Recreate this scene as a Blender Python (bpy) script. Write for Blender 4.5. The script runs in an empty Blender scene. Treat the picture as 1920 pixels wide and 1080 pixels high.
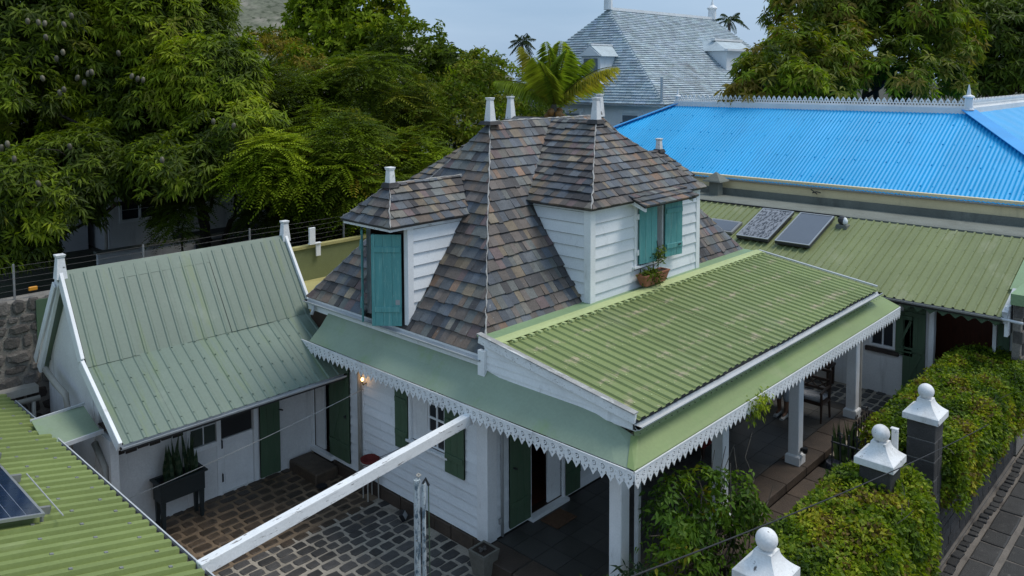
import bpy, bmesh, math, random
import numpy as np
from mathutils import Vector, Matrix, noise
random.seed(7); rng = np.random.default_rng(11)
R = math.radians
scene = bpy.context.scene
COL = scene.collection

# ------------------------------------------------------------------ camera, sky, sun, exposure
CAM_P = Vector((-7.924, -5.464, 7.105)); YAW, PITCH, ROLL, FPX, PPY = -46.68, -3.695, -0.203, 1519.15, 238.6
def cam_axes():
    y, p, r = R(YAW), R(PITCH), R(ROLL)
    f = Vector((-math.sin(y)*math.cos(p), math.cos(y)*math.cos(p), math.sin(p)))
    rt = Vector((math.cos(y), math.sin(y), 0)); up = rt.cross(f)
    return rt*math.cos(r)+up*math.sin(r), up*math.cos(r)-rt*math.sin(r), f
AX_R, AX_U, AX_F = cam_axes()
cd = bpy.data.cameras.new('camera'); co = bpy.data.objects.new('camera', cd); COL.objects.link(co)
cd.sensor_width = 36; cd.lens = FPX/1920*36; cd.shift_y = -(540-PPY)/1920; cd.clip_start = .1; cd.clip_end = 3000
co.matrix_world = Matrix(((AX_R.x, AX_U.x, -AX_F.x, CAM_P.x), (AX_R.y, AX_U.y, -AX_F.y, CAM_P.y), (AX_R.z, AX_U.z, -AX_F.z, CAM_P.z), (0, 0, 0, 1)))
scene.camera = co
def seen(p):                      # size ranking only: how many pixels a metre covers at p, 0 when out of frame
    d = Vector(p)-CAM_P; z = d.dot(AX_F)
    if z < .3: return 0
    x = 960+FPX*d.dot(AX_R)/z; y = PPY-FPX*d.dot(AX_U)/z
    return FPX/z if -15 < x < 1935 and -15 < y < 1095 else 0

SUN_EL, SUN_AZ = 60, -38           # azimuth: direction the light comes from, degrees from +X towards +Y
w = bpy.data.worlds.new('World'); scene.world = w; w.use_nodes = True
nt = w.node_tree; nt.nodes.clear()
out = nt.nodes.new('ShaderNodeOutputWorld'); bg = nt.nodes.new('ShaderNodeBackground'); sky = nt.nodes.new('ShaderNodeTexSky')
sky.sky_type = 'NISHITA'; sky.sun_disc = False; sky.sun_elevation = R(SUN_EL); sky.sun_rotation = R(90-SUN_AZ)
sky.air_density = 1.0; sky.dust_density = 3.0; sky.ozone_density = 2.0
tc = nt.nodes.new('ShaderNodeTexCoord'); mp = nt.nodes.new('ShaderNodeMapping'); mp.inputs['Scale'].default_value = (1.2, 1.2, 7)
nz = nt.nodes.new('ShaderNodeTexNoise'); nz.inputs['Scale'].default_value = 1.6; nz.inputs['Detail'].default_value = 6
rp = nt.nodes.new('ShaderNodeValToRGB')
rp.color_ramp.elements[0].position = .3; rp.color_ramp.elements[0].color = (2.35, 3.5, 5.0, 1)
rp.color_ramp.elements[1].position = .75; rp.color_ramp.elements[1].color = (3.7, 4.85, 6.3, 1)
mx = nt.nodes.new('ShaderNodeMix'); mx.data_type = 'RGBA'; mx.inputs[0].default_value = .82
nt.links.new(tc.outputs['Generated'], mp.inputs[0]); nt.links.new(mp.outputs[0], nz.inputs['Vector']); nt.links.new(nz.outputs[0], rp.inputs[0])
nt.links.new(sky.outputs[0], mx.inputs[6]); nt.links.new(rp.outputs[0], mx.inputs[7]); nt.links.new(mx.outputs[2], bg.inputs[0])
bg.inputs[1].default_value = 0.1
nt.links.new(bg.outputs[0], out.inputs[0])
sl = bpy.data.lights.new('sun', 'SUN'); so = bpy.data.objects.new('sun', sl); COL.objects.link(so)
sl.energy = 1.5; sl.angle = R(22); sl.color = (1, .95, .87)
so.rotation_euler = (R(90-SUN_EL), 0, R(SUN_AZ+90)); so.location = (0, 0, 40)
scene.view_settings.view_transform = 'Standard'; scene.view_settings.look = 'None'; scene.view_settings.exposure = 0.58; scene.view_settings.gamma = 1
scene.render.engine = 'CYCLES'; scene.render.resolution_x = 1024; scene.render.resolution_y = 576
scene.cycles.max_bounces = 6; scene.cycles.transparent_max_bounces = 6

# ------------------------------------------------------------------ materials
MAT = {}
def ramp(nt, fac, stops):
    r = nt.nodes.new('ShaderNodeValToRGB')
    e = r.color_ramp.elements
    while len(e) < len(stops): e.new(.5)
    for k, (p, c) in enumerate(stops):
        e[k].position = p; e[k].color = tuple(c)+(1,) if len(c) == 3 else c
    nt.links.new(fac, r.inputs[0]); return r.outputs[0]
def tex(nt, scale, detail=4, rough=.55, vec=None, stretch=None):
    n = nt.nodes.new('ShaderNodeTexNoise'); n.inputs['Scale'].default_value = scale; n.inputs['Detail'].default_value = detail; n.inputs['Roughness'].default_value = rough
    if vec is None: vec = nt.geo
    if stretch:
        m = nt.nodes.new('ShaderNodeMapping'); m.inputs['Scale'].default_value = stretch; nt.links.new(vec, m.inputs[0]); vec = m.outputs[0]
    nt.links.new(vec, n.inputs['Vector']); return n.outputs[0]
def mixc(nt, fac, a, b, mode='MIX'):
    m = nt.nodes.new('ShaderNodeMix'); m.data_type = 'RGBA'; m.blend_type = mode
    for sock, v in ((m.inputs[0], fac), (m.inputs[6], a), (m.inputs[7], b)):
        if hasattr(v, 'links') or isinstance(v, bpy.types.NodeSocket): nt.links.new(v, sock)
        elif isinstance(v, (int, float)): sock.default_value = v
        else: sock.default_value = tuple(v)+(1,) if len(v) == 3 else v
    return m.outputs[2]
class NT:                                           # thin wrapper so helpers can share the geometry socket
    def __init__(s, m):
        m.use_nodes = True; s.t = m.node_tree; s.nodes = s.t.nodes; s.links = s.t.links
        s.bsdf = s.nodes['Principled BSDF']; g = s.nodes.new('ShaderNodeNewGeometry'); s.geo = g.outputs['Position']; s.g = g
def mat(name, col, *args, bands=None, **kw):
    m = mat0(name, col, *args, **kw)
    if bands:
        n = NT.__new__(NT); n.t = m.node_tree; n.nodes = n.t.nodes; n.links = n.t.links; b = n.nodes['Principled BSDF']; g = n.nodes.new('ShaderNodeNewGeometry'); n.geo = g.outputs['Position']
        sx = n.nodes.new('ShaderNodeSeparateXYZ'); n.links.new(n.geo, sx.inputs[0]); src = b.inputs['Base Color'].links[0].from_socket
        dv = n.nodes.new('ShaderNodeMath'); dv.operation = 'MULTIPLY'; dv.inputs[1].default_value = 1/3; n.links.new(sx.outputs['Y'], dv.inputs[0])
        st = []
        for y, hw in bands[1]: st += [((y-hw)/3, (0, 0, 0)), (y/3, (1, 1, 1)), ((y+hw)/3, (0, 0, 0))]
        bd_ = ramp(n, dv.outputs[0], st); nz_ = ramp(n, tex(n, 5, 6, .7), [(.50, (0, 0, 0)), (.62, (1, 1, 1))])
        n.links.new(mixc(n, mixc(n, 1.0, bd_, nz_, 'MULTIPLY'), src, bands[0]), b.inputs['Base Color'])
    return m
def mat0(name, col, rough=.6, var=.18, scale=3.0, fine=60, fvar=.08, bump=.15, bscale=90, metal=0, spec=.4, tint=False, rand=0, stains=(), stretch=None):
    """stains: list of (colour, noise scale, low, high, stretch)"""
    m = bpy.data.materials.new(name); n = NT(m); b = n.bsdf
    c = tuple(col)
    big = ramp(n, tex(n, scale, 5, .6, stretch=stretch), [(.25, (1-var,)*3), (.75, (1+var,)*3)])
    if tint:
        a = n.nodes.new('ShaderNodeAttribute'); a.attribute_name = 'tint'; base = mixc(n, 1.0, a.outputs['Color'], c, 'MULTIPLY')
    else: base = c
    o = mixc(n, 1.0, base, big, 'MULTIPLY')
    if fvar: o = mixc(n, 1.0, o, ramp(n, tex(n, fine, 3, .6, stretch=stretch), [(.3, (1-fvar,)*3), (.7, (1+fvar,)*3)]), 'MULTIPLY')
    if rand:
        oi = n.nodes.new('ShaderNodeObjectInfo')
        o = mixc(n, 1.0, o, ramp(n, oi.outputs['Random'], [(0, (1-rand,)*3), (1, (1+rand,)*3)]), 'MULTIPLY')
    for (sc, ss, lo, hi, st) in stains:
        o = mixc(n, ramp(n, tex(n, ss, 6, .65, stretch=st), [(lo, (0, 0, 0)), (hi, (1, 1, 1))]), o, sc)
    n.links.new(o, b.inputs['Base Color'])
    b.inputs['Roughness'].default_value = rough; b.inputs['Metallic'].default_value = metal; b.inputs['Specular IOR Level'].default_value = spec
    if bump:
        bp = n.nodes.new('ShaderNodeBump'); bp.inputs['Strength'].default_value = bump; bp.inputs['Distance'].default_value = .02
        n.links.new(tex(n, bscale, 4, .6, stretch=stretch), bp.inputs['Height']); n.links.new(bp.outputs[0], b.inputs['Normal'])
    MAT[name] = m; return m
def leafmat(name, trans=.28, rough=.42, gloss=.35):
    m = bpy.data.materials.new(name); n = NT(m); b = n.bsdf
    a = n.nodes.new('ShaderNodeAttribute'); a.attribute_name = 'tint'
    c = mixc(n, 1.0, a.outputs['Color'], ramp(n, tex(n, 1.1, 3), [(.3, (.75, .8, .75)), (.7, (1.2, 1.15, 1.1))]), 'MULTIPLY')
    n.links.new(c, b.inputs['Base Color']); b.inputs['Roughness'].default_value = rough; b.inputs['Specular IOR Level'].default_value = gloss
    tr = n.nodes.new('ShaderNodeBsdfTranslucent'); n.links.new(mixc(n, 1.0, c, (1.25, 1.35, .6), 'MULTIPLY'), tr.inputs[0])
    ms = n.nodes.new('ShaderNodeMixShader'); ms.inputs[0].default_value = trans
    o = n.nodes['Material Output']
    n.links.new(b.outputs[0], ms.inputs[1]); n.links.new(tr.outputs[0], ms.inputs[2]); n.links.new(ms.outputs[0], o.inputs[0])
    MAT[name] = m; return m
def glassmat(name, col=(.03, .035, .04), rough=.08):
    m = bpy.data.materials.new(name); n = NT(m); b = n.bsdf
    b.inputs['Base Color'].default_value = col+(1,); b.inputs['Roughness'].default_value = rough; b.inputs['Specular IOR Level'].default_value = .6
    MAT[name] = m; return m

V_ST = (1, 1, .12)                                    # streaks run down
mat('white_paint', (.78, .79, .79), .5, .10, 1.6, 40, .05, .12, 60, stains=[((.36, .36, .34), 4, .60, .86, (1, 1, .3))])
mat('siding_paint', (.76, .78, .79), .5, .10, .9, 50, .06, .18, 50, rand=.07, stains=[((.40, .42, .42), 5, .60, .9, (1, 1, .5)), ((.30, .31, .30), 2.2, .66, .9, (1.5, 1.5, .5))])
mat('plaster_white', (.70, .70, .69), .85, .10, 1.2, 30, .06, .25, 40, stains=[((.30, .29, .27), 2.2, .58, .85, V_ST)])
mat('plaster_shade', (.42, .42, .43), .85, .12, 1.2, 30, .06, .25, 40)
mat('peeling_white', (.78, .79, .79), .6, .08, 3, 40, .06, .15, 30, stains=[((.50, .50, .49), 7, .57, .78, (.3, 1.2, 1.8)), ((.24, .23, .22), 13, .61, .66, (.35, 1.4, 2.0))])
mat('peeling_blue', (.50, .56, .58), .6, .15, 3, 40, .1, .3, 50, stains=[((.10, .15, .19), 15, .50, .58, (1.5, 1.5, .5)), ((.20, .17, .13), 30, .60, .66, None)])
mat('cap_white', (.78, .78, .77), .6, .10, 3, 40, .06, .25, 30, stains=[((.45, .43, .40), 3, .52, .8, (1, 1, .4)), ((.14, .13, .12), 9, .63, .67, None)])
mat('green_sheet', (.20, .245, .092), .5, .13, .55, 24, .07, .05, 60, spec=.3, rand=.05, stains=[((.27, .30, .16), 1.3, .58, .82, (1, .4, 1)), ((.44, .38, .25), 9, .66, .74, (1, .5, 1)), ((.14, .18, .06), 2.4, .60, .85, (1.6, .3, 1)), ((.55, .55, .50), 34, .735, .75, None)], bands=((.40, .34, .22), ((.55, .14), (1.05, .16), (1.72, .14), (2.25, .1))))
mat('green_wing', (.195, .225, .10), .5, .12, .6, 24, .07, .05, 60, spec=.3, rand=.05, stains=[((.32, .33, .21), 1.6, .56, .82, (.4, 1, 1)), ((.62, .62, .56), 22, .725, .74, None), ((.13, .15, .06), 2.4, .62, .85, (.3, 1.6, 1))])
mat('green_left', (.205, .255, .085), .5, .12, .7, 24, .06, .05, 60, spec=.3, rand=.04, stains=[((.36, .40, .20), 2.0, .58, .85, (.4, 1, 1)), ((.5, .5, .42), 30, .74, .76, None)])
mat('greygreen_sheet', (.14, .19, .15), .45, .10, .6, 24, .06, .05, 60, spec=.4, rand=.05, stains=[((.15, .205, .085), 2.2, .56, .76, (2.2, .25, .25)), ((.68, .70, .68), 13, .745, .755, None), ((.24, .28, .23), 1.2, .58, .85, None)])
mat('weathered_wood', (.34, .335, .32), .8, .25, 5, 50, .15, .3, 50, stains=[((.14, .13, .12), 8, .52, .68, (1, .3, 1)), ((.62, .62, .61), 6, .56, .66, (1, .25, 1))])
mat('green_awning', (.205, .27, .105), .45, .10, .9, 24, .05, .03, 30, spec=.35, stains=[((.18, .27, .09), 1.5, .55, .75, None), ((.30, .34, .18), .8, .55, .8, None), ((.10, .12, .08), 40, .74, .78, None)])
mat('awning_side', (.235, .30, .205), .34, .10, .9, 24, .05, .03, 30, spec=.6, stains=[((.20, .29, .12), 1.2, .56, .72, None), ((.27, .34, .25), .7, .5, .8, None)])  # greyer copy of the awning green: the side's light put into its colour
mat('flashing_green', (.22, .32, .17), .45, .12, 2, 20, .06, .05, 40)
mat('flashing_light', (.42, .48, .22), .5, .10, 2, 20, .06, .05, 40)
mat('blue_sheet', (.014, .36, .70), .5, .10, .5, 20, .04, .03, 60, spec=.25, rand=.05, stains=[((.03, .40, .76), 1.1, .5, .8, None), ((.5, .62, .75), 40, .755, .765, None), ((.012, .28, .58), 1.6, .56, .85, (.25, 1.5, 1)), ((.10, .34, .62), 3.0, .62, .85, (.3, 1.2, 1))])
mat('blue_flash', (.04, .33, .72), .45, .10, 1.5, 20, .05, .03, 60)
mat('slate', (1.12, 1.12, 1.12), .62, .22, 5, 40, .16, .35, 70, spec=.3, tint=True, stains=[((.27, .26, .24), 7, .655, .72, (2.5, 2.5, .35)), ((.045, .042, .040), 2.6, .60, .85, None), ((.22, .22, .16), 11, .68, .74, None)])
mat('mortar_white', (.40, .385, .36), .9, .25, 12, 60, .15, .5, 60)
mat('roof_deck', (.045, .04, .038), .9, .1, 3, 30, .1, .2, 40)
mat('pale_slate', (.42, .495, .53), .6, .16, 1.5, 20, .14, .2, 30, tint=True, stains=[((.16, .15, .15), .35, .60, .82, None), ((.17, .17, .17), 2.4, .62, .80, (1, 1, .5))])
mat('turquoise', (.10, .315, .305), .55, .14, 2, 60, .10, .2, 60, stretch=(5, 5, .7), stains=[((.20, .42, .39), 5, .52, .70, (5, 5, .5)), ((.30, .44, .40), 14, .64, .70, (3, 3, .6)), ((.06, .16, .16), 3, .62, .8, (5, 5, .4))])
mat('shutter_green', (.072, .118, .070), .55, .10, 2, 60, .08, .15, 60, stretch=(4, 4, .7), stains=[((.055, .12, .06), 3, .5, .8, (4, 4, .5))])
mat('grey_shutter', (.14, .17, .20), .6, .10, 2, 60, .08, .15, 60)
mat('gutter_white', (.50, .52, .53), .4, .12, 2, 40, .05, .05, 40, spec=.5, stains=[((.26, .26, .24), 6, .60, .82, None)])
mat('gutter_grey', (.34, .35, .35), .45, .1, 2, 40, .05, .05, 40)
mat('gutter_dark', (.035, .035, .035), .6, .1, 2, 40, .05, .1, 40)
mat('pipe_beige', (.36, .34, .30), .5, .12, 3, 40, .05, .05, 40)
mat('cobble', (.058, .054, .051), .55, .30, 9, 70, .25, .6, 55, spec=.5, rand=.45, stains=[((.085, .07, .055), 6, .58, .75, None), ((.14, .13, .12), 26, .66, .72, None)])
mat('cobble_brown', (.070, .050, .034), .5, .35, 7, 60, .25, .6, 45, spec=.5, rand=.4, stains=[((.12, .085, .055), 6, .56, .75, None), ((.04, .032, .022), 2, .5, .7, None)])
mat('joint_mortar', (.34, .30, .245), .9, .22, 2.5, 50, .2, .5, 60, stains=[((.10, .075, .05), 1.3, .52, .72, None)])
mat('joint_brown', (.20, .145, .095), .9, .3, 2.5, 50, .2, .5, 60)
mat('basalt', (.030, .029, .028), .6, .3, 5, 60, .2, .6, 50, rand=.3, stains=[((.11, .10, .09), 7, .60, .74, None)])
mat('basalt_block', (.050, .047, .045), .7, .25, 5, 60, .2, .5, 50, rand=.25, stains=[((.13, .12, .11), 6, .60, .8, None)])
mat('block_joint', (.26, .245, .225), .9, .2, 4, 50, .2, .4, 60)
mat('street_joint', (.17, .15, .13), .9, .25, 4, 50, .2, .4, 60, stains=[((.06, .05, .045), 2, .5, .7, None)])
mat('rubble', (.105, .094, .084), .85, .35, 4, 40, .25, .8, 30, rand=.3, stains=[((.05, .045, .042), 3, .5, .75, None), ((.20, .185, .16), 9, .58, .75, None)])
mat('rubble_joint', (.21, .19, .165), .95, .25, 3, 40, .2, .8, 30)
mat('rubble_dark', (.055, .042, .035), .8, .35, 4, 40, .25, .7, 30, rand=.35, stains=[((.15, .12, .10), 5, .60, .75, None)])
mat('edge_stone', (.070, .051, .038), .65, .3, 3, 50, .2, .45, 40, rand=.2, stains=[((.05, .038, .03), 2.5, .52, .72, None)])
mat('tile_dark', (.052, .05, .046), .40, .2, 3, 50, .12, .15, 40, rand=.18)
mat('tile_joint', (.03, .028, .026), .9, .2, 3, 50, .1, .2, 40)
mat('wood_red', (.15, .048, .025), .4, .25, 3, 60, .15, .15, 50, stretch=(1, 6, 1))
mat('wood_dark', (.045, .026, .018), .4, .25, 5, 60, .15, .1, 60)  # also the siding backing, dark so board gaps read as shade lines
mat('iron_black', (.018, .019, .022), .5, .2, 5, 60, .1, .15, 60, spec=.5)
mat('planter_paint', (.018, .026, .028), .45, .2, 4, 60, .1, .15, 60)
mat('soil', (.03, .02, .014), .95, .3, 12, 60, .3, .8, 40)
mat('litter', (.055, .032, .02), .95, .4, 8, 60, .3, .9, 40)
mat('terracotta', (.30, .12, .065), .75, .2, 6, 50, .1, .2, 60, stains=[((.36, .25, .19), 7, .58, .75, None)])
mat('concrete_pot', (.16, .15, .125), .85, .25, 5, 50, .15, .4, 40, stains=[((.08, .085, .05), 5, .55, .75, None)])
mat('concrete_grey', (.165, .175, .15), .9, .2, 1.0, 40, .12, .4, 40, stains=[((.10, .105, .09), 1.6, .54, .75, (1, 1, .3)), ((.24, .25, .22), 3, .58, .8, None)])
mat('yellow_wall', (.74, .62, .37), .8, .10, 1.2, 40, .05, .15, 40, stains=[((.34, .29, .18), 1.5, .58, .85, V_ST)])
mat('yellow_slab', (.40, .36, .15), .8, .18, 1.0, 40, .08, .2, 40, stains=[((.30, .25, .09), 1.2, .5, .75, None)])
mat('olive_wall', (.17, .19, .085), .8, .15, 1.2, 40, .08, .2, 40)
mat('asphalt', (.05, .055, .06), .9, .2, 1.2, 60, .2, .3, 60)
mat('ground_earth', (.045, .04, .03), .95, .35, .8, 30, .2, .5, 30, stains=[((.035, .05, .02), .5, .45, .65, None)])
mat('hill_scrub', (.12, .125, .085), .95, .35, .05, .6, .3, 0, 30, stains=[((.26, .235, .19), .06, .50, .64, None), ((.05, .06, .03), .35, .54, .62, None)])
mat('bark', (.035, .028, .022), .9, .3, 8, 60, .2, .7, 30)
mat('bark_pale', (.12, .105, .085), .9, .3, 8, 60, .2, .5, 30)
mat('mango_fruit', (.125, .11, .07), .5, .25, 3, 40, .1, .05, 40, rand=.35)
mat('coco_fruit', (.22, .11, .03), .5, .25, 3, 40, .1, .05, 40)
mat('panel_frame', (.42, .43, .44), .35, .08, 3, 40, .04, .02, 40, metal=.6)
mat('solar_cell', (.010, .022, .055), .12, .12, 3, 20, .05, 0, 40, spec=.6, rand=.1)
mat('cell_line', (.22, .25, .30), .4, .05, 3, 20, .05, 0, 40)
mat('collector_frame', (.045, .047, .05), .5, .15, 3, 40, .05, .05, 40)
mat('collector_clear', (.10, .115, .14), .16, .08, 1, 20, .04, 0, 40, spec=.7)
mat('collector_worn', (.24, .25, .27), .35, .15, 2, 20, .1, .1, 40, spec=.5, stains=[((.03, .032, .04), 9, .49, .55, (.5, 2.2, 2.2))])
mat('metal_grey', (.30, .30, .30), .4, .15, 4, 40, .05, .05, 40, metal=.4)
mat('mat_coir', (.12, .065, .035), .95, .25, 20, 120, .25, .7, 120)
mat('cushion', (.40, .40, .41), .9, .3, 6, 60, .1, .3, 60, stains=[((.2, .2, .22), 9, .5, .6, None)])
mat('cushion_red', (.13, .018, .015), .85, .2, 6, 60, .1, .2, 60)
mat('skin', (.23, .12, .075), .55, .06, 6, 60, .03, .05, 60)
mat('hair', (.015, .011, .009), .5, .2, 20, 60, .1, .3, 60)
mat('cloth_pale', (.40, .43, .47), .85, .12, 6, 80, .08, .3, 60)
mat('cloth_dark', (.05, .055, .07), .85, .15, 6, 80, .08, .3, 60)
mat('shoe_white', (.55, .54, .52), .6, .1, 9, 60, .05, .1, 60)
mat('wire_pale', (.42, .42, .40), .5, .1, 4, 40, .05, 0, 40)
mat('wire_dark', (.02, .02, .022), .6, .1, 4, 40, .05, 0, 40)
mat('plastic_orange', (.62, .26, .02), .5, .1, 4, 40, .05, 0, 40)
mat('plastic_black', (.012, .013, .015), .35, .1, 4, 40, .05, 0, 40)
mat('brass', (.35, .25, .10), .4, .1, 4, 40, .05, 0, 40, metal=.8)
leafmat('leaf', .36, .55, .2); leafmat('leaf_matte', .32, .65, .12)
glassmat('glass_dark'); glassmat('glass_green', (.05, .065, .055), .1); glassmat('opening_dark', (.012, .012, .013), .5)  # last one near-black: shade inside openings put into the colour
lm = bpy.data.materials.new('lamp_glow'); lm.use_nodes = True; lb = lm.node_tree.nodes['Principled BSDF']
lb.inputs['Base Color'].default_value = (1, .7, .35, 1); lb.inputs['Emission Color'].default_value = (1, .55, .2, 1); lb.inputs['Emission Strength'].default_value = 5; MAT['lamp_glow'] = lm

# ------------------------------------------------------------------ mesh helpers
WL = {}                                              # world location of every object we make
def v3(p): return Vector(p)
class MB:
    def __init__(s): s.v = []; s.f = []; s.t = []
    def add(s, vs, fs, tint=None):
        o = len(s.v); s.v += [tuple(p) for p in vs]; s.f += [tuple(i+o for i in f) for f in fs]
        s.t += [tint]*len(fs); return s
    def box(s, a, b, tint=None):                     # min corner, max corner
        x0, y0, z0 = (min(a[i], b[i]) for i in range(3)); x1, y1, z1 = (max(a[i], b[i]) for i in range(3))
        return s.add([(x0, y0, z0), (x1, y0, z0), (x1, y1, z0), (x0, y1, z0), (x0, y0, z1), (x1, y0, z1), (x1, y1, z1), (x0, y1, z1)],
                     [(0, 3, 2, 1), (4, 5, 6, 7), (0, 1, 5, 4), (1, 2, 6, 5), (2, 3, 7, 6), (3, 0, 4, 7)], tint)
    def obox(s, o, u, v, n, a, b, tint=None):        # box in a frame: a,b are (u,v,n) ranges
        o, u, v, n = v3(o), v3(u), v3(v), v3(n)
        P = lambda i, j, k: o+u*(a[0], b[0])[i]+v*(a[1], b[1])[j]+n*(a[2], b[2])[k]
        vs = [P(0, 0, 0), P(1, 0, 0), P(1, 1, 0), P(0, 1, 0), P(0, 0, 1), P(1, 0, 1), P(1, 1, 1), P(0, 1, 1)]
        return s.add(vs, [(0, 3, 2, 1), (4, 5, 6, 7), (0, 1, 5, 4), (1, 2, 6, 5), (2, 3, 7, 6), (3, 0, 4, 7)], tint)
    def beam(s, p, q, w, h, up=(0, 0, 1), tint=None): # rectangular bar from p to q
        p, q = v3(p), v3(q); d = (q-p); L = d.length; d.normalize(); sd = d.cross(v3(up)).normalized(); u2 = sd.cross(d)
        return s.obox(p, d, sd, u2, (0, -w/2, -h/2), (L, w/2, h/2), tint)
    def prism(s, poly, d, tint=None):                # polygon (3d points) extruded by vector d
        n = len(poly); d = v3(d); vs = [v3(p) for p in poly]+[v3(p)+d for p in poly]
        return s.add(vs, [tuple(range(n))[::-1], tuple(range(n, 2*n))]+[(i, (i+1) % n, n+(i+1) % n, n+i) for i in range(n)], tint)
    def tube(s, pts, rad, n=8, cap=True, tint=None):
        pts = [v3(p) for p in pts]; m = len(pts); o = len(s.v); vs = []
        if not hasattr(rad, '__len__'): rad = [rad]*m
        ref = None
        for i, p in enumerate(pts):
            d = (pts[min(i+1, m-1)]-pts[max(i-1, 0)]).normalized()
            if ref is None or abs(ref.dot(d)) > .95: ref = Vector((0, 0, 1)) if abs(d.z) < .9 else Vector((1, 0, 0))
            a = d.cross(ref).normalized(); b = a.cross(d)
            for k in range(n):
                t = 2*math.pi*k/n; vs.append(p+(a*math.cos(t)+b*math.sin(t))*rad[i])
        fs = [(i*n+k, i*n+(k+1) % n, (i+1)*n+(k+1) % n, (i+1)*n+k) for i in range(m-1) for k in range(n)]
        if cap: fs += [tuple(range(n))[::-1], tuple(range((m-1)*n, m*n))]
        return s.add(vs, fs, tint)
    def lathe(s, prof, c, n=16, tint=None, sx=1):    # prof [(r,z)], centre c
        vs = []; m = len(prof)
        for r, z in prof:
            for k in range(n):
                t = 2*math.pi*k/n; vs.append((c[0]+r*math.cos(t)*sx, c[1]+r*math.sin(t), c[2]+z))
        fs = [(i*n+k, i*n+(k+1) % n, (i+1)*n+(k+1) % n, (i+1)*n+k) for i in range(m-1) for k in range(n)]
        fs += [tuple(range(n))[::-1], tuple(range((m-1)*n, m*n))]
        return s.add(vs, fs, tint)
    def frust(s, c, z0, z1, a0, a1, b0=None, b1=None):  # square frustum, half widths a (x) b (y)
        b0 = a0 if b0 is None else b0; b1 = a1 if b1 is None else b1
        x, y = c[0], c[1]
        return s.add([(x-a0, y-b0, z0), (x+a0, y-b0, z0), (x+a0, y+b0, z0), (x-a0, y+b0, z0), (x-a1, y-b1, z1), (x+a1, y-b1, z1), (x+a1, y+b1, z1), (x-a1, y+b1, z1)],
                     [(0, 3, 2, 1), (4, 5, 6, 7), (0, 1, 5, 4), (1, 2, 6, 5), (2, 3, 7, 6), (3, 0, 4, 7)])
def raw_mesh(name, v, f, t=None):
    me = bpy.data.meshes.new(name); me.from_pydata([tuple(p) for p in v], [], f)
    if t is not None and any(x is not None for x in t):
        at = me.color_attributes.new('tint', 'FLOAT_COLOR', 'CORNER'); buf = []
        for fc, c in zip(f, t):
            c = c or (1, 1, 1); buf += [c[0], c[1], c[2], 1]*len(fc)
        at.data.foreach_set('color', buf)
    me.validate(); me.update(); return me
def place(o, world, parent):
    COL.objects.link(o); WL[o.name] = Vector(world)
    if parent is not None: o.parent = parent; o.location = Vector(world)-WL[parent.name]
    else: o.location = world
    return o
def tag(o, label=None, cat=None, group=None, kind=None):
    if label: o['label'] = label
    if cat: o['category'] = cat
    if group: o['group'] = group
    if kind: o['kind'] = kind
    return o
def build(mb, name, m, parent=None, smooth=False, bevel=0, seg=1, base=False):
    a = np.array(mb.v, float); lo, hi = a.min(0), a.max(0); c = (lo+hi)/2
    if base: c[2] = lo[2]
    me = raw_mesh(name, a-c, mb.f, mb.t); me.materials.append(MAT[m])
    if smooth: me.polygons.foreach_set('use_smooth', [True]*len(me.polygons))
    o = bpy.data.objects.new(name, me); place(o, c, parent)
    if bevel:
        b = o.modifiers.new('bevel', 'BEVEL'); b.width = bevel; b.segments = seg; b.limit_method = 'ANGLE'
    return o
def thing(name, label, cat, loc, group=None):
    o = bpy.data.objects.new(name, None); o.empty_display_size = .2; place(o, loc, None); return tag(o, label, cat, group)
def inst(name, me, world, parent, rot=None, scale=None):
    o = bpy.data.objects.new(name, me); place(o, world, parent)
    if rot is not None: o.rotation_euler = rot
    if scale is not None: o.scale = scale
    return o
def frame_rot(u, v, n): return Matrix((v3(u), v3(v), v3(n))).transposed().to_euler()
def bx(name, a, b, m, parent, bevel=0): return build(MB().box(a, b), name, m, parent, bevel=bevel)
def fastmesh(name, V, F, tint, m, parent, world=(0, 0, 0)):   # numpy triangles with one colour for each face
    me = bpy.data.meshes.new(name); n = len(F)
    me.vertices.add(len(V)); me.vertices.foreach_set('co', np.asarray(V, np.float32).ravel())
    me.loops.add(3*n); me.loops.foreach_set('vertex_index', np.asarray(F, np.int32).ravel())
    me.polygons.add(n); me.polygons.foreach_set('loop_start', np.arange(0, 3*n, 3, dtype=np.int32))
    me.update(calc_edges=True)
    at = me.color_attributes.new('tint', 'FLOAT_COLOR', 'CORNER')
    c = np.ones((n, 3, 4), np.float32); c[:, :, :3] = np.asarray(tint)[:, None, :]; at.data.foreach_set('color', c.ravel())
    me.materials.append(MAT[m]); o = bpy.data.objects.new(name, me); place(o, world, parent); return o
def fill_shape(name, loops, depth, m):                # flat plate with holes, in the XZ plane, thickness along Y
    cu = bpy.data.curves.new(name, 'CURVE'); cu.dimensions = '2D'; cu.fill_mode = 'BOTH'; cu.extrude = depth/2
    for lp in loops:
        sp = cu.splines.new('POLY'); sp.points.add(len(lp)-1)
        for p, (x, z) in zip(sp.points, lp): p.co = (x, z, 0, 1)
        sp.use_cyclic_u = True
    o = bpy.data.objects.new(name, cu); COL.objects.link(o); bpy.context.view_layer.update()
    me = bpy.data.meshes.new_from_object(o.evaluated_get(bpy.context.evaluated_depsgraph_get()))
    bpy.data.objects.remove(o); bpy.data.curves.remove(cu)
    me.transform(Matrix.Rotation(R(90), 4, 'X')); me.name = name; me.materials.clear(); me.materials.append(MAT[m]); return me
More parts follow.
